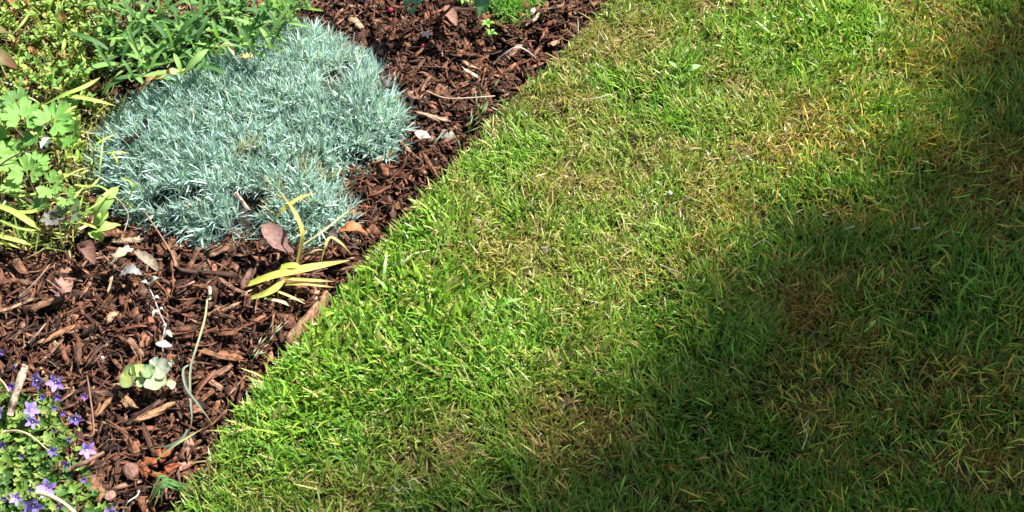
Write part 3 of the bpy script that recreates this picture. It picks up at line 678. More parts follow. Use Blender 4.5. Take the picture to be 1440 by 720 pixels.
# ------------------------------------------------------------------ columbine seedlings
def leaflet(g, loc, nor, head, r0, col, seed):
    r = np.random.default_rng(seed); d3 = r.uniform(-.08, .08)
    def rad(th):
        a = abs(th) / 1.15
        return r0 * (1 - .30 * a ** 2.4) * (1 - .42 * math.exp(-((abs(th) - .42) / .085) ** 2)) * (1 + .07 * math.cos(th * 15 + d3 * 20))
    disc(g, frame(loc, nor, head), rad, col * 1.05, col * .85, .15 + d3, 6, 36, r0 * .06, (-1.15, 1.15), edge=col * .9)
def columbine(px, py, z, size, leaves, label, stemc=(.2, .1, .1)):
    b = G(px, py, -0.025); t = thing('columbine_seedling', b, label, 'seedling', 'columbine seedlings')
    for (lx, ly, lz, hd, s, c) in leaves:
        c = np.array(c); P = G(lx, ly, lz) - b; g = Geo()
        nor = Vector((rng.normal(0, .18), -.25 + rng.normal(0, .15), 1))
        for k, da in enumerate((-1.75, 0, 1.75)):
            a = R(hd) + da; h = Vector((math.cos(a), math.sin(a), 0)); leaflet(g, P + h * .003 * s + Vector((0, 0, .0015 * k)), nor + h * -.15, h, size * s * rng.uniform(.9, 1.08), c * rng.uniform(.92, 1.08), int(rng.integers(1e6)))
        lf = g.build('leaf', M_leaf, t)
        g = Geo(); tube(g, [(0, 0, 0), P * .6 + Vector((0, 0, -.006)), P], .0014, .0008, stemc, (.25, .28, .15), 8, 5); g.build('stalk', M_leaf, t)
LG = (.19, .40, .085); LG2 = (.23, .43, .10); LG3 = (.13, .28, .07)
columbine(55, 215, 0, .026, [(33, 168, .045, 95, 1.0, LG), (75, 172, .042, 60, .95, LG), (5, 160, .035, 150, .8, LG3), (98, 150, .03, 10, .5, LG3), (50, 190, .03, -60, .75, LG3), (100, 190, .03, -20, .7, LG), (25, 142, .04, 80, .7, LG3)], 'seedling with large fan-lobed bright leaves beside the creeping plant')
columbine(60, 300, 0, .019, [(38, 245, .04, 100, 1.05, LG2), (72, 262, .036, -20, .9, LG2), (22, 262, .03, 200, .7, LG2), (-5, 225, .035, 90, 1.1, LG2), (52, 232, .03, 45, .8, LG), (95, 280, .03, -40, .6, LG2), (58, 285, .022, -120, .6, LG3)], 'smaller lobed seedling below the larger one, near the yellow strap leaves')
columbine(90, 330, 0, .015, [(100, 300, .014, 60, 1.0, (.17, .24, .12)), (78, 308, .01, 200, .9, (.20, .19, .18))], 'greyish lobed seedling next to the broad pale seedling', (.15, .12, .1))
columbine(2, 215, 0, .020, [(0, 200, .02, 200, 1.0, LG), (-30, 180, .03, 120, 1.1, LG), (14, 212, .015, -60, .8, LG2)], 'lobed seedling half cut off by the left border of the bed')

# broad pale seedling
b = G(140, 325, -.025); t = thing('broad_leaf_seedling', b, 'pale green seedling with broad ribbed leaves at the lower left of the cushion', 'seedling')
for pts, wd, c in (([(134, 322, -.01), (140, 300, .012), (152, 280, .022), (166, 262, .02)], .022, (.25, .42, .12)), ([(134, 324, -.01), (140, 312, .008), (146, 302, .012), (147, 292, .01)], .014, (.30, .46, .10)),
                   ([(132, 326, -.01), (140, 322, .006), (155, 318, .006), (170, 316, -.006)], .016, (.28, .48, .13)), ([(126, 326, -.01), (134, 330, .0), (140, 334, -.004), (143, 340, -.01)], .014, (.26, .44, .12))):
    g = Geo(); ribbon(g, [p - b for p in PX(pts)], wd, c, np.array(c) * 1.05, 'leaf', .3, n=12, ruf=.04, edge=(.35, .48, .14)); g.build('leaf', M_leaf, t)

# strap leaves
def strap_plant(name, label, cat, items, m=M_leaf, group=None, single=False):
    b = Vector(PX([items[0][0][0]])[0])
    if len(items) == 1 and single:
        g = Geo(); pts, wd, c, c2, *rest = items[0]
        ribbon(g, PX(pts), wd, c, c2, rest[0] if rest else 'strap', .3, n=16, twist=rng.normal(0, .3)); return g.build(name, m, rel=tuple(b), label=label, cat=cat, group=group)
    t = thing(name, b, label, cat, group)
    for pts, wd, c, c2, *rest in items:
        g = Geo(); ribbon(g, [p - b for p in PX(pts)], wd, c, c2, rest[0] if rest else 'strap', .35, n=16, twist=rng.normal(0, .3)); g.build('leaf', m, t)
    return t
YG = (.48, .60, .14); YG2 = (.36, .52, .12); YL = (.62, .58, .16); TN = (.55, .42, .18)
strap_plant('strap_leaf_plant', 'two pale yellow-green strap leaves arching over the creeping plant', 'plant',
            [([(66, 146, .02), (90, 134, .04), (120, 122, .045), (141, 109, .04)], .0062, YG2, YG), ([(86, 136, .03), (108, 137, .042), (135, 142, .04), (163, 149, .03)], .0058, YG, YG2), ([(78, 168, .03), (92, 158, .035), (109, 148, .035)], .0045, YG, YG)])
strap_plant('strap_leaf_plant', 'cluster of yellow-green strap leaves by the left border below the lobed seedlings', 'plant',
            [([(-20, 285, .02), (15, 296, .03), (45, 315, .02), (60, 330, -.01)], .0075, YG2, (.5, .55, .12)), ([(22, 298, .01), (45, 298, .02), (65, 290, .02), (78, 284, .01)], .0055, YG, YG), ([(-20, 328, .0), (10, 335, .01), (35, 342, .005), (48, 348, -.01)], .0065, YG, YG2),
             ([(-20, 268, .02), (10, 271, .03), (42, 267, .02)], .004, YG2, YG2), ([(-15, 340, .0), (5, 342, .005), (30, 350, -.01)], .0045, YL, YL), ([(-20, 255, .01), (20, 275, .02), (60, 270, .02), (90, 262, .01)], .003, YG2, YG2),
             ([(0, 310, .0), (30, 322, .01), (58, 325, .0)], .004, (.3, .4, .1), YG2)])
strap_plant('grass_tuft', 'loose tuft of pale grass blades growing through the broad seedling', 'grass tuft',
            [([(108, 325, -.01), (120, 300, .02), (140, 285, .03), (160, 265, .03)], .004, YG, YG), ([(105, 322, -.01), (112, 295, .02), (118, 270, .03)], .003, YG2, YG), ([(110, 312, 0), (128, 318, .02), (140, 325, .01), (142, 338, -.01)], .004, YG, YG),
             ([(108, 270, .02), (140, 262, .035), (175, 288, .02)], .0025, YG2, YG2), ([(170, 250, .02), (186, 258, .03), (185, 272, .02), (178, 282, .01), (190, 298, 0)], .0035, YG2, YG2), ([(105, 260, .02), (128, 262, .03), (142, 248, .03)], .0035, YG, YL),
             ([(140, 250, .02), (142, 225, .035), (146, 185, .045)], .0022, (.3, .45, .15), YG2), ([(128, 215, .03), (140, 200, .04), (168, 186, .04)], .003, YG2, YG2), ([(150, 216, .04), (165, 214, .045), (183, 216, .04)], .003, YG, YG), ([(158, 216, .045), (164, 224, .045), (168, 236, .035)], .0028, YG, YL),
             ([(70, 300, .01), (100, 282, .03), (122, 258, .03)], .003, YG2, YG2), ([(90, 250, .03), (110, 240, .03), (128, 235, .02)], .003, (.4, .42, .12), YG)])
strap_plant('grass_tuft', 'few thin upright green blades standing in the creeping plant', 'grass tuft',
            [([(18, 48, .03), (30, 35, .04), (42, 18, .04)], .0035, YG, YG2), ([(80, 45, .02), (80, 20, .045), (84, -8, .06)], .004, YG2, YG2), ([(86, 80, .03), (90, 65, .04), (91, 54, .04)], .005, YG, YG, 'leaf'), ([(95, 122, .02), (105, 108, .04), (115, 94, .045)], .0018, (.2, .4, .1), YG2), ([(82, 115, .02), (90, 105, .035), (96, 98, .04)], .0018, (.2, .4, .1), YG2), ([(70, 138, .01), (74, 115, .03), (78, 90, .045)], .0018, (.2, .4, .1), YG2)])
# big two tone leaves at the left border
strap_plant('tulip_like_plant', 'plant with broad green leaves flushed dark red at the left border', 'plant',
            [([(-60, 40, .02), (-25, 44, .05), (0, 45, .05), (19, 50, .04)], .024, (.28, .36, .08), (.14, .05, .04), 'leaf'), ([(-70, 60, .02), (-25, 72, .05), (0, 80, .05), (24, 96, .03)], .023, (.16, .26, .05), (.17, .06, .04), 'leaf'), ([(-50, 125, .02), (-20, 133, .035), (10, 140, .02)], .008, YG, YG)])
strap_plant('red_edged_plant', 'short upright green leaf with a dark red margin left of the cushion', 'leaf',
            [([(168, 166, .0), (172, 150, .03), (180, 127, .045)], .0075, (.30, .38, .08), (.33, .42, .12))])
g = Geo(); ribbon(g, PX([(170, 163, .014), (176, 146, .034), (184, 128, .047)]), .0022, (.13, .03, .02), (.2, .05, .03), 'strap', .1, n=8)
g.build('dark_leaf_rim', M_leaf, bpy.data.objects['red_edged_plant'], rel=tuple(G(168, 166, 0)))
bpy.data.objects['dark_leaf_rim'].location = (0, 0, 0)

# yellow strap leaves by the lawn edge
strap_plant('yellow_strap_plant', 'collapsed yellow strap leaves lying from the mulch to the lawn edge', 'plant',
            [([(346, 402, -.005), (385, 388, .012), (430, 378, .018), (492, 366, .02)], .0105, (.55, .60, .10), (.68, .66, .18)), ([(352, 420, -.01), (372, 414, .004), (388, 405, .01), (402, 392, .014)], .0085, (.60, .64, .14), (.62, .66, .16)),
             ([(395, 376, .012), (410, 374, .018), (425, 376, .016)], .009, (.45, .55, .1), (.5, .6, .1)), ([(400, 392, .01), (430, 394, .016), (470, 396, .012)], .0045, YL, (.42, .33, .14)), ([(402, 400, .006), (430, 399, .014), (468, 404, .006)], .005, YL, TN),
             ([(372, 420, -.006), (395, 424, .0), (412, 432, -.008)], .0038, (.66, .62, .42), (.66, .62, .4)), ([(388, 409, -.002), (410, 418, .004), (430, 428, -.004)], .0036, (.66, .58, .22), (.7, .62, .3)),
             ([(418, 372, .01), (424, 345, .03), (425, 325, .045), (414, 298, .055), (393, 268, .05)], .0048, (.70, .60, .14), (.60, .42, .10)), ([(384, 318, .02), (396, 298, .045), (420, 280, .055), (445, 271, .045)], .0055, (.74, .62, .16), (.6, .45, .1)),
             ([(452, 370, .006), (457, 350, .03), (464, 334, .036), (480, 342, .03), (494, 358, .016)], .0034, (.62, .56, .2), (.5, .38, .12)), ([(425, 345, .02), (455, 325, .035), (480, 305, .03), (500, 288, .02)], .0036, (.66, .64, .36), (.66, .52, .24)),
             ([(424, 360, .005), (445, 352, .012), (458, 352, .01)], .003, (.55, .5, .3), (.5, .4, .2))])
# dead leaves
def dead_leaf(label, pts, wd, c, c2, ruf=.12, fold=.5, name='dead_leaf', m=None):
    g = Geo(); b = PX([pts[0]])[0]; ribbon(g, PX(pts), wd, c, c2, 'leaf', fold, n=14, ruf=ruf, twist=rng.normal(0, .3)); return g.build(name, m or M_dry, rel=tuple(b), label=label, cat='dead leaf')
dead_leaf('purplish brown dead leaf leaning on the lower edge of the cushion', [(372, 316, .03), (384, 330, .03), (396, 344, .02), (412, 356, .0)], .026, (.22, .13, .11), (.17, .09, .08), .05)
dead_leaf('glossy orange brown dead leaf tip beside the lawn edge', [(476, 326, .01), (488, 322, .022), (502, 322, .022), (516, 330, .01)], .017, (.52, .20, .08), (.34, .11, .05), .05)
dead_leaf('dark curled leaf curving under the orange leaf', [(461, 312, .03), (466, 328, .02), (482, 344, .01), (505, 350, .0)], .011, (.07, .05, .05), (.05, .035, .035), .05)
dead_leaf('yellow and brown curled leaf on the top left edge of the cushion', [(194, 132, .03), (212, 113, .05), (235, 104, .055), (270, 97, .045)], .012, (.46, .24, .14), (.66, .52, .16), .2)
dead_leaf('small yellowish arched leaf at the top of the cushion', [(304, 82, .03), (310, 68, .05), (322, 65, .055), (329, 78, .045)], .010, (.6, .5, .2), (.68, .58, .32), .1)
dead_leaf('small two-winged tan leaf under the green plant', [(332, 84, .035), (342, 80, .045), (350, 80, .046), (358, 77, .045)], .009, (.55, .42, .16), (.66, .52, .2), .15)
dead_leaf('crumpled pale papery leaf above the mulch hollow', [(152, 374, .0), (163, 362, .012), (178, 352, .014), (187, 352, .006)], .011, (.46, .36, .23), (.48, .40, .28), .25)
dead_leaf('grey beige split leaf beside the crumpled papery leaf', [(190, 353, .01), (202, 361, .014), (214, 370, .01), (224, 382, .0)], .012, (.28, .23, .17), (.24, .19, .14), .2)
dead_leaf('grey translucent leaf scrap under the split leaf', [(170, 386, .0), (185, 380, .006), (200, 386, .0)], .013, (.26, .25, .25), (.2, .2, .2), .1)
dead_leaf('rust brown leaf flake among the left mulch', [(118, 356, .0), (122, 348, .01), (134, 372, .004)], .018, (.17, .09, .065), (.15, .075, .05), .08)
dead_leaf('dusty pinkish brown leaf star in the left mulch', [(78, 415, 0), (88, 405, .006), (96, 398, .0)], .022, (.28, .17, .13), (.26, .15, .12), .25)
dead_leaf('large dull brown leaf below the dark broad leaves', [(628, 8, .0), (634, 22, .006), (642, 36, .0)], .016, (.24, .13, .09), (.22, .12, .08), .06)
for k, (px, py, a) in enumerate([(212, 662, .3), (226, 650, 1.2), (240, 664, -.5), (226, 674, .1), (204, 672, .9), (238, 645, 2.2)]):
    l = rng.uniform(8, 14); special_chip('rotten_flake', (px - math.cos(a) * l, py - math.sin(a) * l), (px + math.cos(a) * l, py + math.sin(a) * l), rng.uniform(.009, .014), .006, (.36, .11, .05),
        ['bright red-brown rotten wood flake', 'upper red-brown rotten flake', 'right hand red-brown rotten flake', 'lowest red-brown rotten flake', 'left hand orange brown rotten flake', 'topmost little orange brown flake'][k] + ' in the heap near the bottom lawn edge', 'bark flake', z=.014)
# white stems, grass bits, twigs
def stick(name, label, pts, r0, r1, c, c2=None, cat='stem', n=10, m=None, group=None, lump=.25):
    g = Geo(); b = PX([pts[0]])[0]; tube(g, PX(pts), r0, r1, c, c2, n, 6, lump); return g.build(name, m or M_dry, rel=tuple(b), label=label, cat=cat, group=group)
stick('pale_dead_stalk', 'thin white stem arching over the mulch beside the upper lawn edge', [(694, 90, .0), (706, 78, .022), (726, 66, .035), (742, 72, .03), (754, 82, .012)], .0008, .0006, (.78, .74, .66))
stick('long_twig', 'long thin tan twig crossing the mulch below the pale chips', [(600, 128, .0), (625, 138, .006), (655, 138, .008), (696, 135, .008)], .0013, .0007, (.42, .25, .14), (.62, .5, .42), cat='twig')
stick('pale_dead_stalk', 'curled white stem at the bottom border between flowers and lawn', [(172, 722, -.01), (180, 706, .01), (192, 698, .012), (196, 690, .01)], .0008, .0006, (.75, .74, .66))
stick('red_shoot', 'dark red stem rising towards the broad leaves at the top', [(608, 30, -.01), (626, 18, .02), (640, 2, .04), (650, -20, .06)], .0022, .0018, (.13, .035, .03), (.2, .06, .05))
stick('red_shoot', 'thin dark red stem under the broad leaves', [(590, -10, .03), (604, 12, .012), (606, 30, -.012)], .0016, .0012, (.12, .04, .03))
stick('dry_stick', 'split grey stick leaning in the purple bellflowers', [(14, 584, .01), (20, 560, .02), (30, 530, .032), (36, 514, .036)], .0042, .0046, (.42, .33, .24), (.55, .45, .34), cat='stick', n=12, m=M_wood)
stick('straw_stalk', 'arched tan stem over the middle of the bellflowers', [(4, 608, .02), (25, 606, .034), (45, 614, .034), (68, 634, .02)], .0014, .001, (.62, .48, .3))
stick('straw_stalk', 'thick cream stem curving through the bottom of the bellflowers', [(52, 692, .03), (70, 697, .036), (90, 708, .034), (108, 724, .03)], .0024, .002, (.75, .66, .46), (.68, .55, .3))
stick('straw_stalk', 'pale stem in the left top corner of the bellflowers', [(-4, 530, .0), (6, 540, .012), (18, 560, .01)], .0015, .001, (.6, .42, .24))
stick('brown_twig', 'thin upright brown twig left of the round pale leaves', [(118, 612, .0), (132, 608, .0), (125, 545, .006), (122, 528, .0)], .0014, .0008, (.24, .13, .08), cat='twig')
stick('brown_twig', 'horizontal dark twig joining bellflowers and mulch', [(98, 660, .0), (120, 650, .008), (146, 636, .002)], .003, .0018, (.22, .13, .09), cat='twig')
stick('brown_twig', 'fine dark stalk hanging across the left seedlings', [(-10, 240, .03), (15, 222, .04), (35, 214, .04), (60, 214, .03)], .001, .0007, (.08, .04, .045), cat='twig')
stick('brown_twig', 'bent grey brown twig hooked below the cushion left tip', [(168, 284, .0), (178, 295, .008), (180, 308, 0), (174, 328, -.006)], .0009, .0007, (.42, .3, .24), cat='twig')
stick('brown_twig', 'long thin twig running down from the cushion bottom', [(205, 300, .0), (225, 330, 0), (242, 358, -.01)], .001, .0012, (.3, .18, .11), cat='twig')
stick('brown_twig', 'slim twig between broad leaf scraps in the upper left bed', [(28, 416, -.005), (50, 396, .002), (70, 372, 0)], .0008, .0008, (.3, .2, .14), cat='twig')
stick('brown_twig', 'pair-end slim light twig in the left mulch', [(40, 482, -.005), (52, 470, .002), (64, 455, 0)], .0008, .0008, (.42, .28, .18), cat='twig')
strap_plant('long_grass_blade', 'long limp grey-green blade trailing down the mulch with side leaves', 'grass blade',
            [([(292, 418, .0), (288, 450, .018), (276, 490, .02), (268, 520, .01), (268, 560, .004), (270, 592, .0), (262, 614, -.01)], .0026, (.42, .46, .24), (.14, .20, .15)), ([(270, 512, .006), (258, 520, .012), (262, 545, .01), (280, 570, .0), (300, 598, -.01)], .0028, (.26, .30, .22), (.11, .16, .13)),
             ([(264, 604, .0), (256, 618, .0), (240, 626, .0), (214, 630, -.01)], .003, (.12, .18, .12), (.11, .17, .11))], M_leaf)
stick('pale_bud', 'small pale seed husk at the upper tip of the long limp blade', [(294, 420, .0), (295, 412, .008), (295, 404, .006)], .0022, .0018, (.62, .5, .38), (.7, .62, .5), cat='husk', n=6)
strap_plant('grass_tuft', 'straight thin green blade crossing towards the lawn edge near the bottom', 'grass blade', [([(218, 648, -.01), (250, 624, .006), (288, 601, .012)], .0022, (.3, .45, .12), (.45, .5, .25))])
ITEMS = []
for k in range(14):
    a = rng.uniform(-.2, 1.2); ITEMS.append(([(258 + rng.uniform(-6, 10), 688 + rng.uniform(-10, 12), -.02), (240 - 10 * a, 682 - 10 * a + rng.normal(0, 5), .004), (215 + rng.uniform(-8, 15), 690 + rng.normal(0, 16), -.01)], .0024, (.08, .18, .05), (.16, .3, .09)))
strap_plant('grass_tuft', 'dark green grass tuft hanging from the lawn edge near the bottom border', 'grass tuft', ITEMS)
ITEMS = []
for k in range(20):
    x0, y0 = rng.uniform(640, 695), 0; y0 = 205 - (x0 - 640) * 1.25 + rng.normal(0, 8); a = rng.normal(-1.2, .6); l = rng.uniform(15, 34)
    ITEMS.append(([(x0, y0, -.02), (x0 + math.cos(a) * l * .5, y0 + math.sin(a) * l * .5, .0), (x0 + math.cos(a) * l, y0 + math.sin(a) * l, .004)], .0016, (.09, .2, .05), (.25, .32, .14)))
strap_plant('grass_tuft', 'sparse dark green blades sprouting in the trench beside the upper lawn edge', 'grass tuft', ITEMS)
strap_plant('grass_tuft', 'single grey-green blade standing by the white petal', 'grass blade', [([(602, 215, -.01), (612, 200, .01), (626, 183, .02)], .0024, (.3, .4, .25), (.4, .46, .3))])
ITEMS = []
for k in range(12):
    x0 = rng.uniform(350, 392); y0 = 505 - (x0 - 350) * 1.1 + rng.normal(0, 5); a = rng.normal(-.9, .4); l = rng.uniform(14, 30)
    ITEMS.append(([(x0, y0, -.02), (x0 + math.cos(a) * l * .5, y0 + math.sin(a) * l * .5, -.004), (x0 + math.cos(a) * l, y0 + math.sin(a) * l, -.004)], .002, (.12, .2, .08), (.35, .36, .22)))
strap_plant('grass_tuft', 'withered green blades in the trench below the edging strip', 'grass tuft', ITEMS)

# silver sprig
b = G(240, 482, -.02); t = thing('silver_sprig', b, 'fallen white-stemmed sprig with small silvery leaves on the mulch', 'sprig')
g = Geo(); tube(g, [p - b for p in PX([(209, 404, .0), (216, 418, .008), (224, 440, .01), (232, 458, .012), (228, 480, .01), (230, 500, .0)])], .0010, .0008, (.42,.36,.35),(.38,.3,.3), 14, 6, .3); g.build('stem', M_dry, t)
for pts, wd, c in (([(210, 400, .004), (205, 396, .012), (198, 396, .010)], .005, (.48,.5,.44)), ([(211, 400, .004), (216, 392, .014), (222, 390, .012)], .008, (.25,.36,.28)), ([(214, 420, .01), (220, 417, .015), (224, 419, .012)], .004, (.5,.5,.46)), ([(224, 437, .01), (217, 438, .014), (215, 446, .01)], .004, (.5, .62, .45)), ([(224, 437, .01), (227, 433, .014), (229, 436, .01)], .003, (.75, .76, .7)),
                   ([(228, 459, .012), (232, 456, .016), (234, 460, .012)], .004, (.5,.5,.46)), ([(230, 474, .012), (236, 467, .018), (242, 474, .012)], .006, (.52,.55,.48)), ([(220, 482, .01), (230, 484, .018), (242, 486, .012)], .010, (.50, .55, .47))):
    g = Geo(); ribbon(g, [p - b for p in PX(pts)], wd, c, c, 'leaf', .25, n=8); g.build('leaf', M_glauc, t)
# round pale leaves
b = G(205, 530, -.02); t = thing('round_leaf_sprig', b, 'sprig of round pale yellow-green and whitish leaves near the tan chips', 'sprig')
for px, py, z, r0, c, c2 in ((182, 530, .006, .0125, (.30, .42, .15), (.50, .54, .12)), (194, 521, .008, .0085, (.30, .44, .16), (.44, .52, .15)), (209, 522, .012, .0085, (.26, .40, .19), (.40, .50, .22)), (219, 539, .008, .0125, (.36, .48, .27), (.46, .55, .26)), (229, 520, .012, .0115, (.46, .50, .38), (.44, .48, .33)), (198, 538, .002, .006, (.3, .46, .22), (.42, .55, .28)), (240, 541, .002, .006, (.36, .42, .3), (.26, .36, .2)), (218, 509, .01, .006, (.42, .48, .38), (.4, .46, .36)), (241, 511, .008, .004, (.4,.46,.34),(.4,.46,.34))):
    g = Geo(); ph = rng.uniform(0, 6)
    disc(g, frame(G(px, py, z) - b, (rng.normal(0, .4), -.3 + rng.normal(0, .3), 1), (1, 0, 0)), lambda th: r0 * (1 + .09 * math.cos(2 * th + ph) + .05 * math.sin(3 * th + ph) - .12 * math.exp(-((th - math.pi) / .3) ** 2)), c, c2, .22, 5, 26, .0009, edge=np.array(c) * .75); g.build('leaf', M_glauc, t)
g = Geo(); tube(g, [p - b for p in PX([(186, 532, .0), (205, 531, .004), (222, 530, .002), (242, 545, -.01)])], .001, .001, (.5, .6, .35)); g.build('stem', M_leaf, t)

# petals, pebbles, tiny flowers
def pebble(name, label, px, py, z, r0, c, sq=.6, cat='pebble', m=None):
    g = Geo(); V = []; Q = []; n1_, n2_ = 8, 10; r = rng.random((n1_ + 1, n2_)) * .25 + .85
    for i in range(n1_ + 1):
        th = math.pi * i / n1_
        for k in range(n2_):
            ph = 2 * math.pi * k / n2_; rr = r0 * (r[i, k] if 0 < i < n1_ else 1)
            V.append((rr * math.sin(th) * math.cos(ph) * 1.2, rr * math.sin(th) * math.sin(ph), rr * sq * math.cos(th)))
            if i: Q.append(((i - 1) * n2_ + k, i * n2_ + k, i * n2_ + (k + 1) % n2_, (i - 1) * n2_ + (k + 1) % n2_))
    g.add(V, Q, None, np.array(c)[None] * (.8 + .4 * rng.random((len(V), 1)))); o = g.build(name, m or M_stone, label=label, cat=cat); o.location = G(px, py, z); o.rotation_euler = (0, 0, rng.uniform(0, 6)); return o
pebble('pale_pebble', 'crumbly pale grey pebble in the mulch right of the cushion', 593, 140, -.020, .0075, (.36, .33, .30))
pebble('dark_pebble', 'grey stone half buried beside the lawn edge near the white petal', 628, 190, -.03, .011, (.22, .2, .18))
pebble('pebble', 'small pinkish grey pebble lying in the middle of the lawn', 942, 272, .010, .0032, (.42, .34, .3), .9)
pebble('grey_pebble', 'bluish grey stone beside the lawn edge in the lower mulch', 383, 512, -.038, .005, (.17, .17, .19))
pebble('brown_clod', 'reddish brown earth clod near the bottom of the bed', 184, 662, -.012, .009, (.17, .095, .07), .5, 'clod')
pebble('white_crumb', 'tiny white crumb in the mulch beside the long blade', 325, 497, -.015, .0022, (.55, .52, .5), .8, 'crumb')
pebble('white_crumb', 'tiny white crumb near the left bellflowers', 144, 503, -.015, .002, (.55, .56, .58), 1, 'crumb')
pebble('pink_clod', 'pinkish pale stone by the lower right bellflowers', 155, 697, -.012, .006, (.26, .15, .12), .5, 'pebble')
pebble('pebble', 'dark stone half hidden in the thin patch of the lawn', 765, 352, -.002, .006, (.16, .14, .13), .7)
pebble('pebble', 'grey stone showing in the bare spot of lawn near the bed', 672, 312, -.003, .008, (.2, .18, .17), .7)
pebble('red_berry', 'tiny crimson petal ball in the upper mulch', 595, 64, -.012, .0032, (.55, .06, .10), 1, 'berry', M_petal)
pebble('red_berry', 'tiny pink and crimson bud near the top of the bed', 549, 14, -.012, .0035, (.4, .06, .10), 1, 'berry', M_petal)
b = G(592, 198, -.015); t = thing('fallen_white_petal', b, 'white crumpled petal on the mulch by the lawn edge', 'petal')
for k, a in enumerate((-.6, .5, 1.5)):
    g = Geo(); h = Vector((math.cos(a + .6), math.sin(a + .6), 0)); ribbon(g, [(0, 0, .004), h * .006 + Vector((0, 0, .009)), h * .013 + Vector((0, 0, .006))], .010, (.55,.53,.44),(.58,.56,.48), 'leaf', .3, n=7, ruf=.1); g.build('petal_lobe', M_petal, t)
b = G(600, 52, -.015); t = thing('tiny_white_bloom', b, 'tiny fallen white and pink bloom in the upper mulch', 'flower')
for k in range(5):
    g = Geo(); a = k * 1.26; h = Vector((math.cos(a), math.sin(a), 0)); ribbon(g, [(0, 0, .004), h * .004 + Vector((0, 0, .006)), h * .008 + Vector((0, 0, .004))], .0045, (.75, .5, .52), (.84, .84, .82), 'leaf', .2, n=6); g.build('petal', M_petal, t)
b = G(67, 208, .01); t = thing('tiny_white_flower', b, 'small white flower among the left seedlings', 'flower')
for k in range(6):
    g = Geo(); a = k * 1.05; h = Vector((math.cos(a) * .7, math.sin(a), 0)); ribbon(g, [(0, 0, .006), h * .006 + Vector((0, 0, .011)), h * .011 + Vector((0, 0, .009))], .006, (.8, .82, .84), (.84, .86, .9), 'leaf', .2, n=6, ruf=.1); g.build('petal', M_petal, t)

# top: dark broad leaves and the moss tuft
b = G(620, -20, -.02); t = thing('broad_leaf_plant', b, 'plant with hanging dark blue-green broad leaves at the top of the bed', 'plant')
for pts, wd, c, c2 in (([(600, -40, .07), (592, -16, .075), (583, 4, .06), (580, 22, .035)], .030, (.10, .24, .15), (.13, .28, .19)), ([(640, -30, .06), (672, -14, .07), (677, 8, .05), (673, 26, .03)], .022, (.08, .22, .12), (.14, .3, .18)), ([(560, -30, .04), (570, -8, .05), (574, 6, .03), (566, 16, .015)], .014, (.12, .3, .22), (.14, .32, .26)),
                      ([(700, -40, .05), (730, -18, .06), (752, -4, .05), (768, 8, .03)], .012, (.12, .22, .05), (.17, .28, .07)), ([(620, -40, .07), (618, -20, .07), (612, 0, .05)], .018, (.08, .2, .1), (.1, .24, .14)), ([(650, -40, .07), (648, -20, .07), (646, -3, .05)], .018, (.09, .2, .1), (.1, .24, .14))):
    g = Geo(); ribbon(g, [p - b for p in PX(pts)], wd, c, c2, 'leaf', .3, n=14, ruf=.03, edge=np.array(c) * .8); g.build('leaf', M_leaf, t)
N = 1500; px = rng.normal(718, 24, N); py = rng.normal(0, 14, N); P_ = np.array([G(a, c_, -.02 + .012 * math.exp(-((a - 718) / 25) ** 2)) for a, c_ in zip(px, py)])
c = np.array([(.14, .34, .05), (.22, .42, .07), (.09, .22, .04)])[rng.choice(3, N)] * rng.uniform(.8, 1.2, (N, 1))
V, Q, K = blade_batch(P_, rng.uniform(0, 6.28, N), np.abs(rng.normal(.5, .3, N)), rng.normal(.4, .3, N), rng.uniform(.008, .017, N), rng.uniform(.0009, .0018, N), c, c * 1.2, 3, .1, rng.normal(0, .4, N))
g = Geo(); g.add(V, Q, None, K); bb = G(718, 0, -.02); g.build('moss_tuft', M_grass, smooth=False, rel=tuple(bb), label='bright green mossy tuft at the top of the bed beside tan chips', cat='moss')
b = G(760, 15, -.02)
dead_leaf('small pointed pale leaf right of the bright moss tuft', [(742, 28, -.01), (748, 18, .006), (752, 11, .006)], .007, (.5, .46, .3), (.62, .52, .4), .1)
for k, (px, py) in enumerate(((685, 36), (690, 50), (652, 3))):
    b = G(px, py, -.012); t = thing('weed_seedling', b, ['tiny bright green weed below the moss tuft', 'tiny green weed in the mulch under the first tiny weed', 'tiny green weed among the dark broad leaves'][k], 'seedling')
    for j in range(5):
        g = Geo(); a = j * 1.26 + k; h = Vector((math.cos(a), math.sin(a), 0)); ribbon(g, [(0, 0, 0), h * .005 + Vector((0, 0, .006)), h * .010 + Vector((0, 0, .004))], .0045, (.2, .45, .08), (.28, .5, .1), 'leaf', .2, n=6); g.build('leaf', M_leaf, t)

# side shoots of the leafy plant on the mulch corner
b = G(432, 15, -.01); t = thing('green_rosette', b, 'pale green narrow-leaved rosette at the top corner of the cushion', 'plant')
for j in range(12):
    o = bpy.data.objects.new('leaf', LV[j % 10]); link(o, t); o.location = (0, 0, .02); s = rng.uniform(.6, .95); o.scale = (s, s, s); o.rotation_euler = (0, -rng.uniform(.1, .9), j * 2.4)

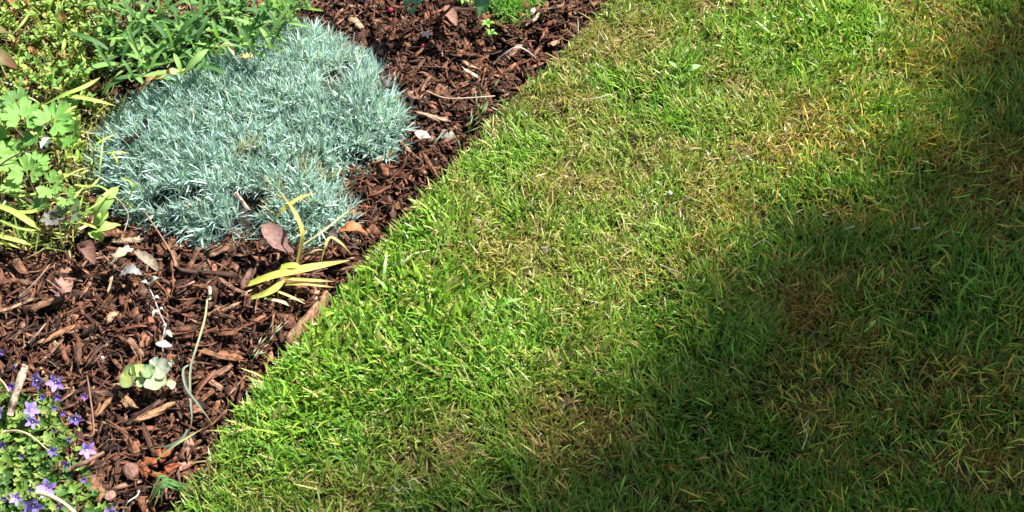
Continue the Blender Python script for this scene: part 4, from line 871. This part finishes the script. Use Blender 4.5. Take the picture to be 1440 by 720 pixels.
# ------------------------------------------------------------------ bellflowers, bottom left
BL = []
for i in range(10):
    g = Geo(); r = np.random.default_rng(700 + i); r0 = r.uniform(.0040, .0062); c = np.array([(.17, .31, .05), (.10, .22, .04), (.24, .37, .07), (.08, .17, .04), (.28, .35, .09)][i % 5])
    disc(g, frame((0, 0, 0), (0, 0, 1), (1, 0, 0)), lambda th: r0 * (1 + .26 * math.cos(th * 5 + i) - .25 * math.exp(-((abs(th - math.pi)) / .35) ** 2)), c, c * .8, .35, 3, 24, .0004)
    tube(g, [(-r0 * .6, 0, 0), (-r0 * 1.5, 0, -.006), (-r0 * 1.6, .001, -.018)], .0005, .0005, (.3, .36, .12), n=4, sides=4)
    m = g.mesh('leaf'); m.materials.append(M_leaf); BL.append(m)
b = G(40, 640, -.03); bell = thing('bellflower_plant', b, 'low bellflower mat with bright green leaves and purple star flowers', 'plant')
BPOLY = np.array([(-140, 540), (0, 545), (30, 560), (60, 556), (85, 570), (100, 600), (118, 640), (132, 672), (150, 700), (160, 730), (180, 800), (-140, 800)], float)
def bellz(px, py):
    d = polydist(np.array(px), np.array(py), BPOLY); return -.022 + .042 * (1 - math.exp(-max(0, float(d)) / 28)) 
n = 0; used = []; gb = Geo(); tot = 0
while n < 2100:
    px, py = rng.uniform(-100, 165), rng.uniform(535, 790); n += 1
    if polydist(np.array(px), np.array(py), BPOLY) < -2 + rng.uniform(-5, 5): continue
    z = bellz(px, py) + rng.uniform(-.012, .004); P = G(px, py, z) - b
    rot = Matrix.Rotation(rng.uniform(0, 6.28), 4, 'Z'); rot = Matrix.Rotation(rng.normal(0, .4), 4, 'X') @ Matrix.Rotation(rng.normal(0, .4), 4, 'Y') @ rot; s = rng.uniform(.75, 1.25); m = BL[int(rng.integers(10))]
    if tot < 300 and -15 < px < 160 and py < 730:
        o = bpy.data.objects.new('leaf', m); link(o, bell); o.location = P + Vector((0, 0, .003)); o.rotation_euler = rot.to_euler(); o.scale = (s, s, s); tot += 1
    else:
        co = np.zeros(len(m.vertices) * 3); m.vertices.foreach_get('co', co); co = co.reshape(-1, 3) * s @ np.array(rot.to_3x3()).T + np.array(P)
        kk = np.zeros(len(m.vertices) * 4, np.float32); m.color_attributes['Col'].data.foreach_get('color', kk)
        gb.add(co, [tuple(p.vertices) for p in m.polygons if len(p.vertices) == 4], [tuple(p.vertices) for p in m.polygons if len(p.vertices) == 3], kk.reshape(-1, 4)[:, :3] * rng.uniform(.8, 1.15))
gb.build('foliage', M_leaf, bell, kind='stuff')
def petal_mesh(L, W, open_, c):
    g = Geo(); ribbon(g, [(0, 0, 0), (L * .35, 0, L * (.45 - .3 * open_)), (L * .7, 0, L * (.7 - .5 * open_)), (L, 0, L * (.85 - .75 * open_))], W, c, np.array(c) * 1.25, 'leaf', .25, n=8); m = g.mesh('petal'); m.materials.append(M_petal); return m
PU = (.28, .19, .58); PU2 = (.17, .10, .46)
PT = [petal_mesh(.0140, .0082, .4, PU), petal_mesh(.0140, .0076, .05, (.36, .26, .66)), petal_mesh(.0105, .0046, -.15, PU2)]
FL = [(58, 534, 1, 0, -20), (80, 536, 1, 1, 30), (40, 578, 1, 0, 80), (47, 590, .8, 1, 0), (106, 586, .8, 0, 10), (119, 632, .95, 1, 60), (67, 686, 1, 1, 30), (47, 708, 1.1, 0, 10), (24, 700, .7, 1, 0), (5, 622, .8, 2, 0), (73, 634, .8, 2, 40), (96, 650, .7, 2, 0), (16, 541, .8, 2, 30), (116, 557, .6, 2, 60), (81, 556, .7, 2, 20), (1, 575, .9, 1, 0), (20, 514, .5, 2, 0), (0, 494, .6, 2, 30), (88, 580, .5, 2, 30), (62, 557, .6, 2, 0), (84, 708, .6, 2, 0), (160, 718, .8, 1, 0), (118, 674, .5, 2, 10), (7, 698, .6, 2, 0), (44, 688, .4, 2, 0), (98, 617, .4, 2, 0), (78, 604, .4, 2, 0), (76, 572, .5, 2, 20), (30, 640, .4, 2, 9)]
for px, py, s, kd, hd in FL:
    z = bellz(px, py) + .020 if py > 545 else (.008 if px > 40 else -.008); P = G(px, py, z) - b
    fl = bpy.data.objects.new('flower' if kd < 2 else 'flower_bud', None); fl.empty_display_size = .01; link(fl, bell); fl.location = P; fl.scale = (s * .78,) * 3
    tl = rng.uniform(.4, 1.25) if kd < 2 else rng.uniform(.8, 1.5); fl.rotation_euler = (tl, rng.normal(0, .3), R(hd))
    for k in range(5):
        o = bpy.data.objects.new('petal', PT[kd]); link(o, fl); o.rotation_euler = (0, 0, k * 2 * math.pi / 5)
    g = Geo(); tube(g, [(0, 0, .002), (0, 0, -.002), (.001, .002, -.010)], .0022, .0008, (.12, .16, .07), (.2, .26, .1), 6, 6); g.build('calyx', M_leaf, fl)
    if kd < 2:
        g = Geo(); tube(g, [(0, 0, 0), (0, 0, .006), (.0005, 0, .0095)], .0006, .0007, (.7, .66, .8), (.8, .78, .85), 5, 5); g.build('pistil', M_petal, fl)

# ------------------------------------------------------------------ small things on the lawn
def lawnbit(label, pts, r0, c, name='straw_stalk'): stick(name, label, [(a, b_, z - .004) for a, b_, z in pts], r0 * .75, r0 * .45, c, cat='stem', n=12, lump=.3)
WH = (.50, .44, .33)
lawnbit('pale bent dry stem lying on the lush grass right of the yellow strap leaves', [(556, 372, .022), (570, 366, .027), (580, 358, .027), (604, 352, .022)], .0011, WH)
lawnbit('pale straight stalk lying on the upper left lawn', [(820, 140, .02), (838, 138, .024), (862, 132, .02)], .0009, WH)
lawnbit('short white stalk standing in the lawn above the bare patch', [(742, 298, .005), (746, 288, .02), (749, 278, .028)], .0009, (.76, .72, .68))
lawnbit('hooked pale stalk in the middle of the lush grass', [(672, 456, .02), (682, 449, .026), (691, 453, .026), (690, 461, .02)], .0010, WH)
lawnbit('thin wiry stalk in the lawn below the lush grass', [(650, 512, .018), (656, 526, .024), (663, 542, .02)], .0008, WH)
lawnbit('branched whitish stalk in the lower left lawn', [(580, 690, .02), (575, 678, .026), (584, 674, .026), (588, 684, .02)], .0008, (.55, .5, .44))
lawnbit('second whitish curled stalk in the lower left lawn', [(548, 690, .02), (552, 682, .026), (560, 690, .026), (566, 684, .02)], .0008, (.55, .5, .44))
lawnbit('pale stem in the shaded lawn near the bottom centre', [(1128, 632, .018), (1135, 612, .026), (1131, 600, .026), (1138, 590, .02)], .0012, (.66, .56, .3))
lawnbit('cream stalk fragment on the upper edge of the shade', [(1188, 322, .02), (1196, 320, .026), (1202, 318, .02)], .0016, (.58, .52, .42))
lawnbit('cream dash of straw on the middle lawn', [(1282, 322, .02), (1289, 321, .026), (1295, 320, .02)], .0016, (.58, .52, .42))
lawnbit('long straw stalk on the lawn right of the centre', [(928, 372, .02), (942, 378, .024), (958, 384, .02)], .0009, WH)
lawnbit('straw stalk on the pale upper middle patch', [(1060, 345, .02), (1075, 338, .024), (1090, 350, .02)], .0009, WH)
lawnbit('thin pale stalk in the grass right of the bare spot', [(862, 352, .02), (876, 348, .026), (892, 354, .02)], .0008, WH)
for lab, pts, wd, c in (('oval green leaf fallen on the upper lawn', [(968, 100, .024), (976, 95, .03), (985, 92, .026)], .009, (.26, .5, .18)), ('narrow green leaf left of the oval leaf on the lawn', [(941, 86, .024), (947, 91, .03), (953, 96, .024)], .006, (.24, .48, .14)),
                        ('wide green blade lying on the lush grass left of centre', [(700, 432, .02), (716, 424, .028), (735, 420, .026)], .0045, (.20, .40, .07)), ('arched long green blade in the shade at the right', [(1347, 440, .01), (1350, 415, .03), (1362, 398, .034), (1378, 385, .03)], .0028, (.20, .40, .04)),
                        ('second arched green blade in the lower right shade', [(1373, 508, .01), (1376, 480, .03), (1388, 462, .034), (1402, 452, .03)], .0028, (.20, .40, .04)), ('bright yellow-green blade in the right shade', [(1216, 468, .01), (1224, 458, .03), (1232, 450, .026)], .005, (.42, .55, .08))):
    g = Geo(); bb = PX([pts[0]])[0]; ribbon(g, PX(pts), wd, c, np.array(c) * 1.1, 'leaf', .3, n=10); g.build('fallen_leaf' if 'leaf' in lab else 'wide_grass_blade', M_leaf, rel=tuple(bb), label=lab, cat='leaf' if 'leaf' in lab else 'grass blade')

# ------------------------------------------------------------------ the tree whose crown shades the lawn (outside the frame)
def up_sun(px, py, h): p = G(px, py); return p + TO_SUN * (h / TO_SUN.z)
CL = [(1690, 310, 9.0, .38, .9), (1530, 610, 9.3, .38, 1.0), (1350, 800, 9.0, .34, .8), (1080, 920, 9.1, .30, .5), (1690, 40, 9.2, .28, .6), (1400, 860, 9.4, .42, 1.3), (1700, 500, 9.6, .46, 1.4), (1800, 200, 9.1, .38, 1.0), (850, 985, 9.0, .32, .4), (600, 1030, 9.1, .34, .35), (1600, 760, 9.2, .46, 1.4), (1250, 1040, 9.2, .44, 1.2)]
cen = up_sun(1600, 650, 9.0); tb = Vector((cen.x + .3, cen.y + .1, -0.01))
tree = thing('tree', tb, 'leafy broadleaved tree beyond the right border whose crown shades the lawn', 'tree')
g = Geo(); tube(g, [(0, 0, 0), (.03, .02, 3.), (-.04, .0, 6.), cen - tb + Vector((0, 0, -.2))], .16, .07, (.12, .09, .06), None, 14, 12, .08); g.build('trunk', M_bark, tree)
gt = Geo()
for px, py, h, r_, dn in CL:
    c_ = up_sun(px, py, h) - tb
    g = Geo(); st = Vector((-.03, 0, 6.4 + rng.uniform(-.3, 1.2))); tube(g, [st, st.lerp(c_, .5) + Vector((0, 0, .15)), c_], .045, .012, (.12, .09, .06), None, 10, 8, .1); g.build('limb', M_bark, tree)
    n = int(1300 * dn * (r_ / .35) ** 2); v = rng.normal(0, 1, (n, 3)); v /= np.linalg.norm(v, axis=1)[:, None]; v *= (rng.random(n) ** .68)[:, None] * r_ * (1 + .25 * np.sin(v[:, :1] * 5 + v[:, 1:2] * 4)); v[:, 2] *= .7
    P_ = v + np.array(c_); az = rng.uniform(0, 6.28, n); cc_ = np.array([.06, .13, .03]) * rng.uniform(.6, 1.4, (n, 1))
    V, Q, K = blade_batch(P_, az, rng.uniform(.8, 1.9, n), rng.normal(.3, .2, n), rng.uniform(.04, .07, n), rng.uniform(.022, .036, n), cc_, cc_, 3, .05, rng.normal(0, .4, n)); gt.add(V, Q, None, K)
gt.build('crown', M_leaf, tree, smooth=False)
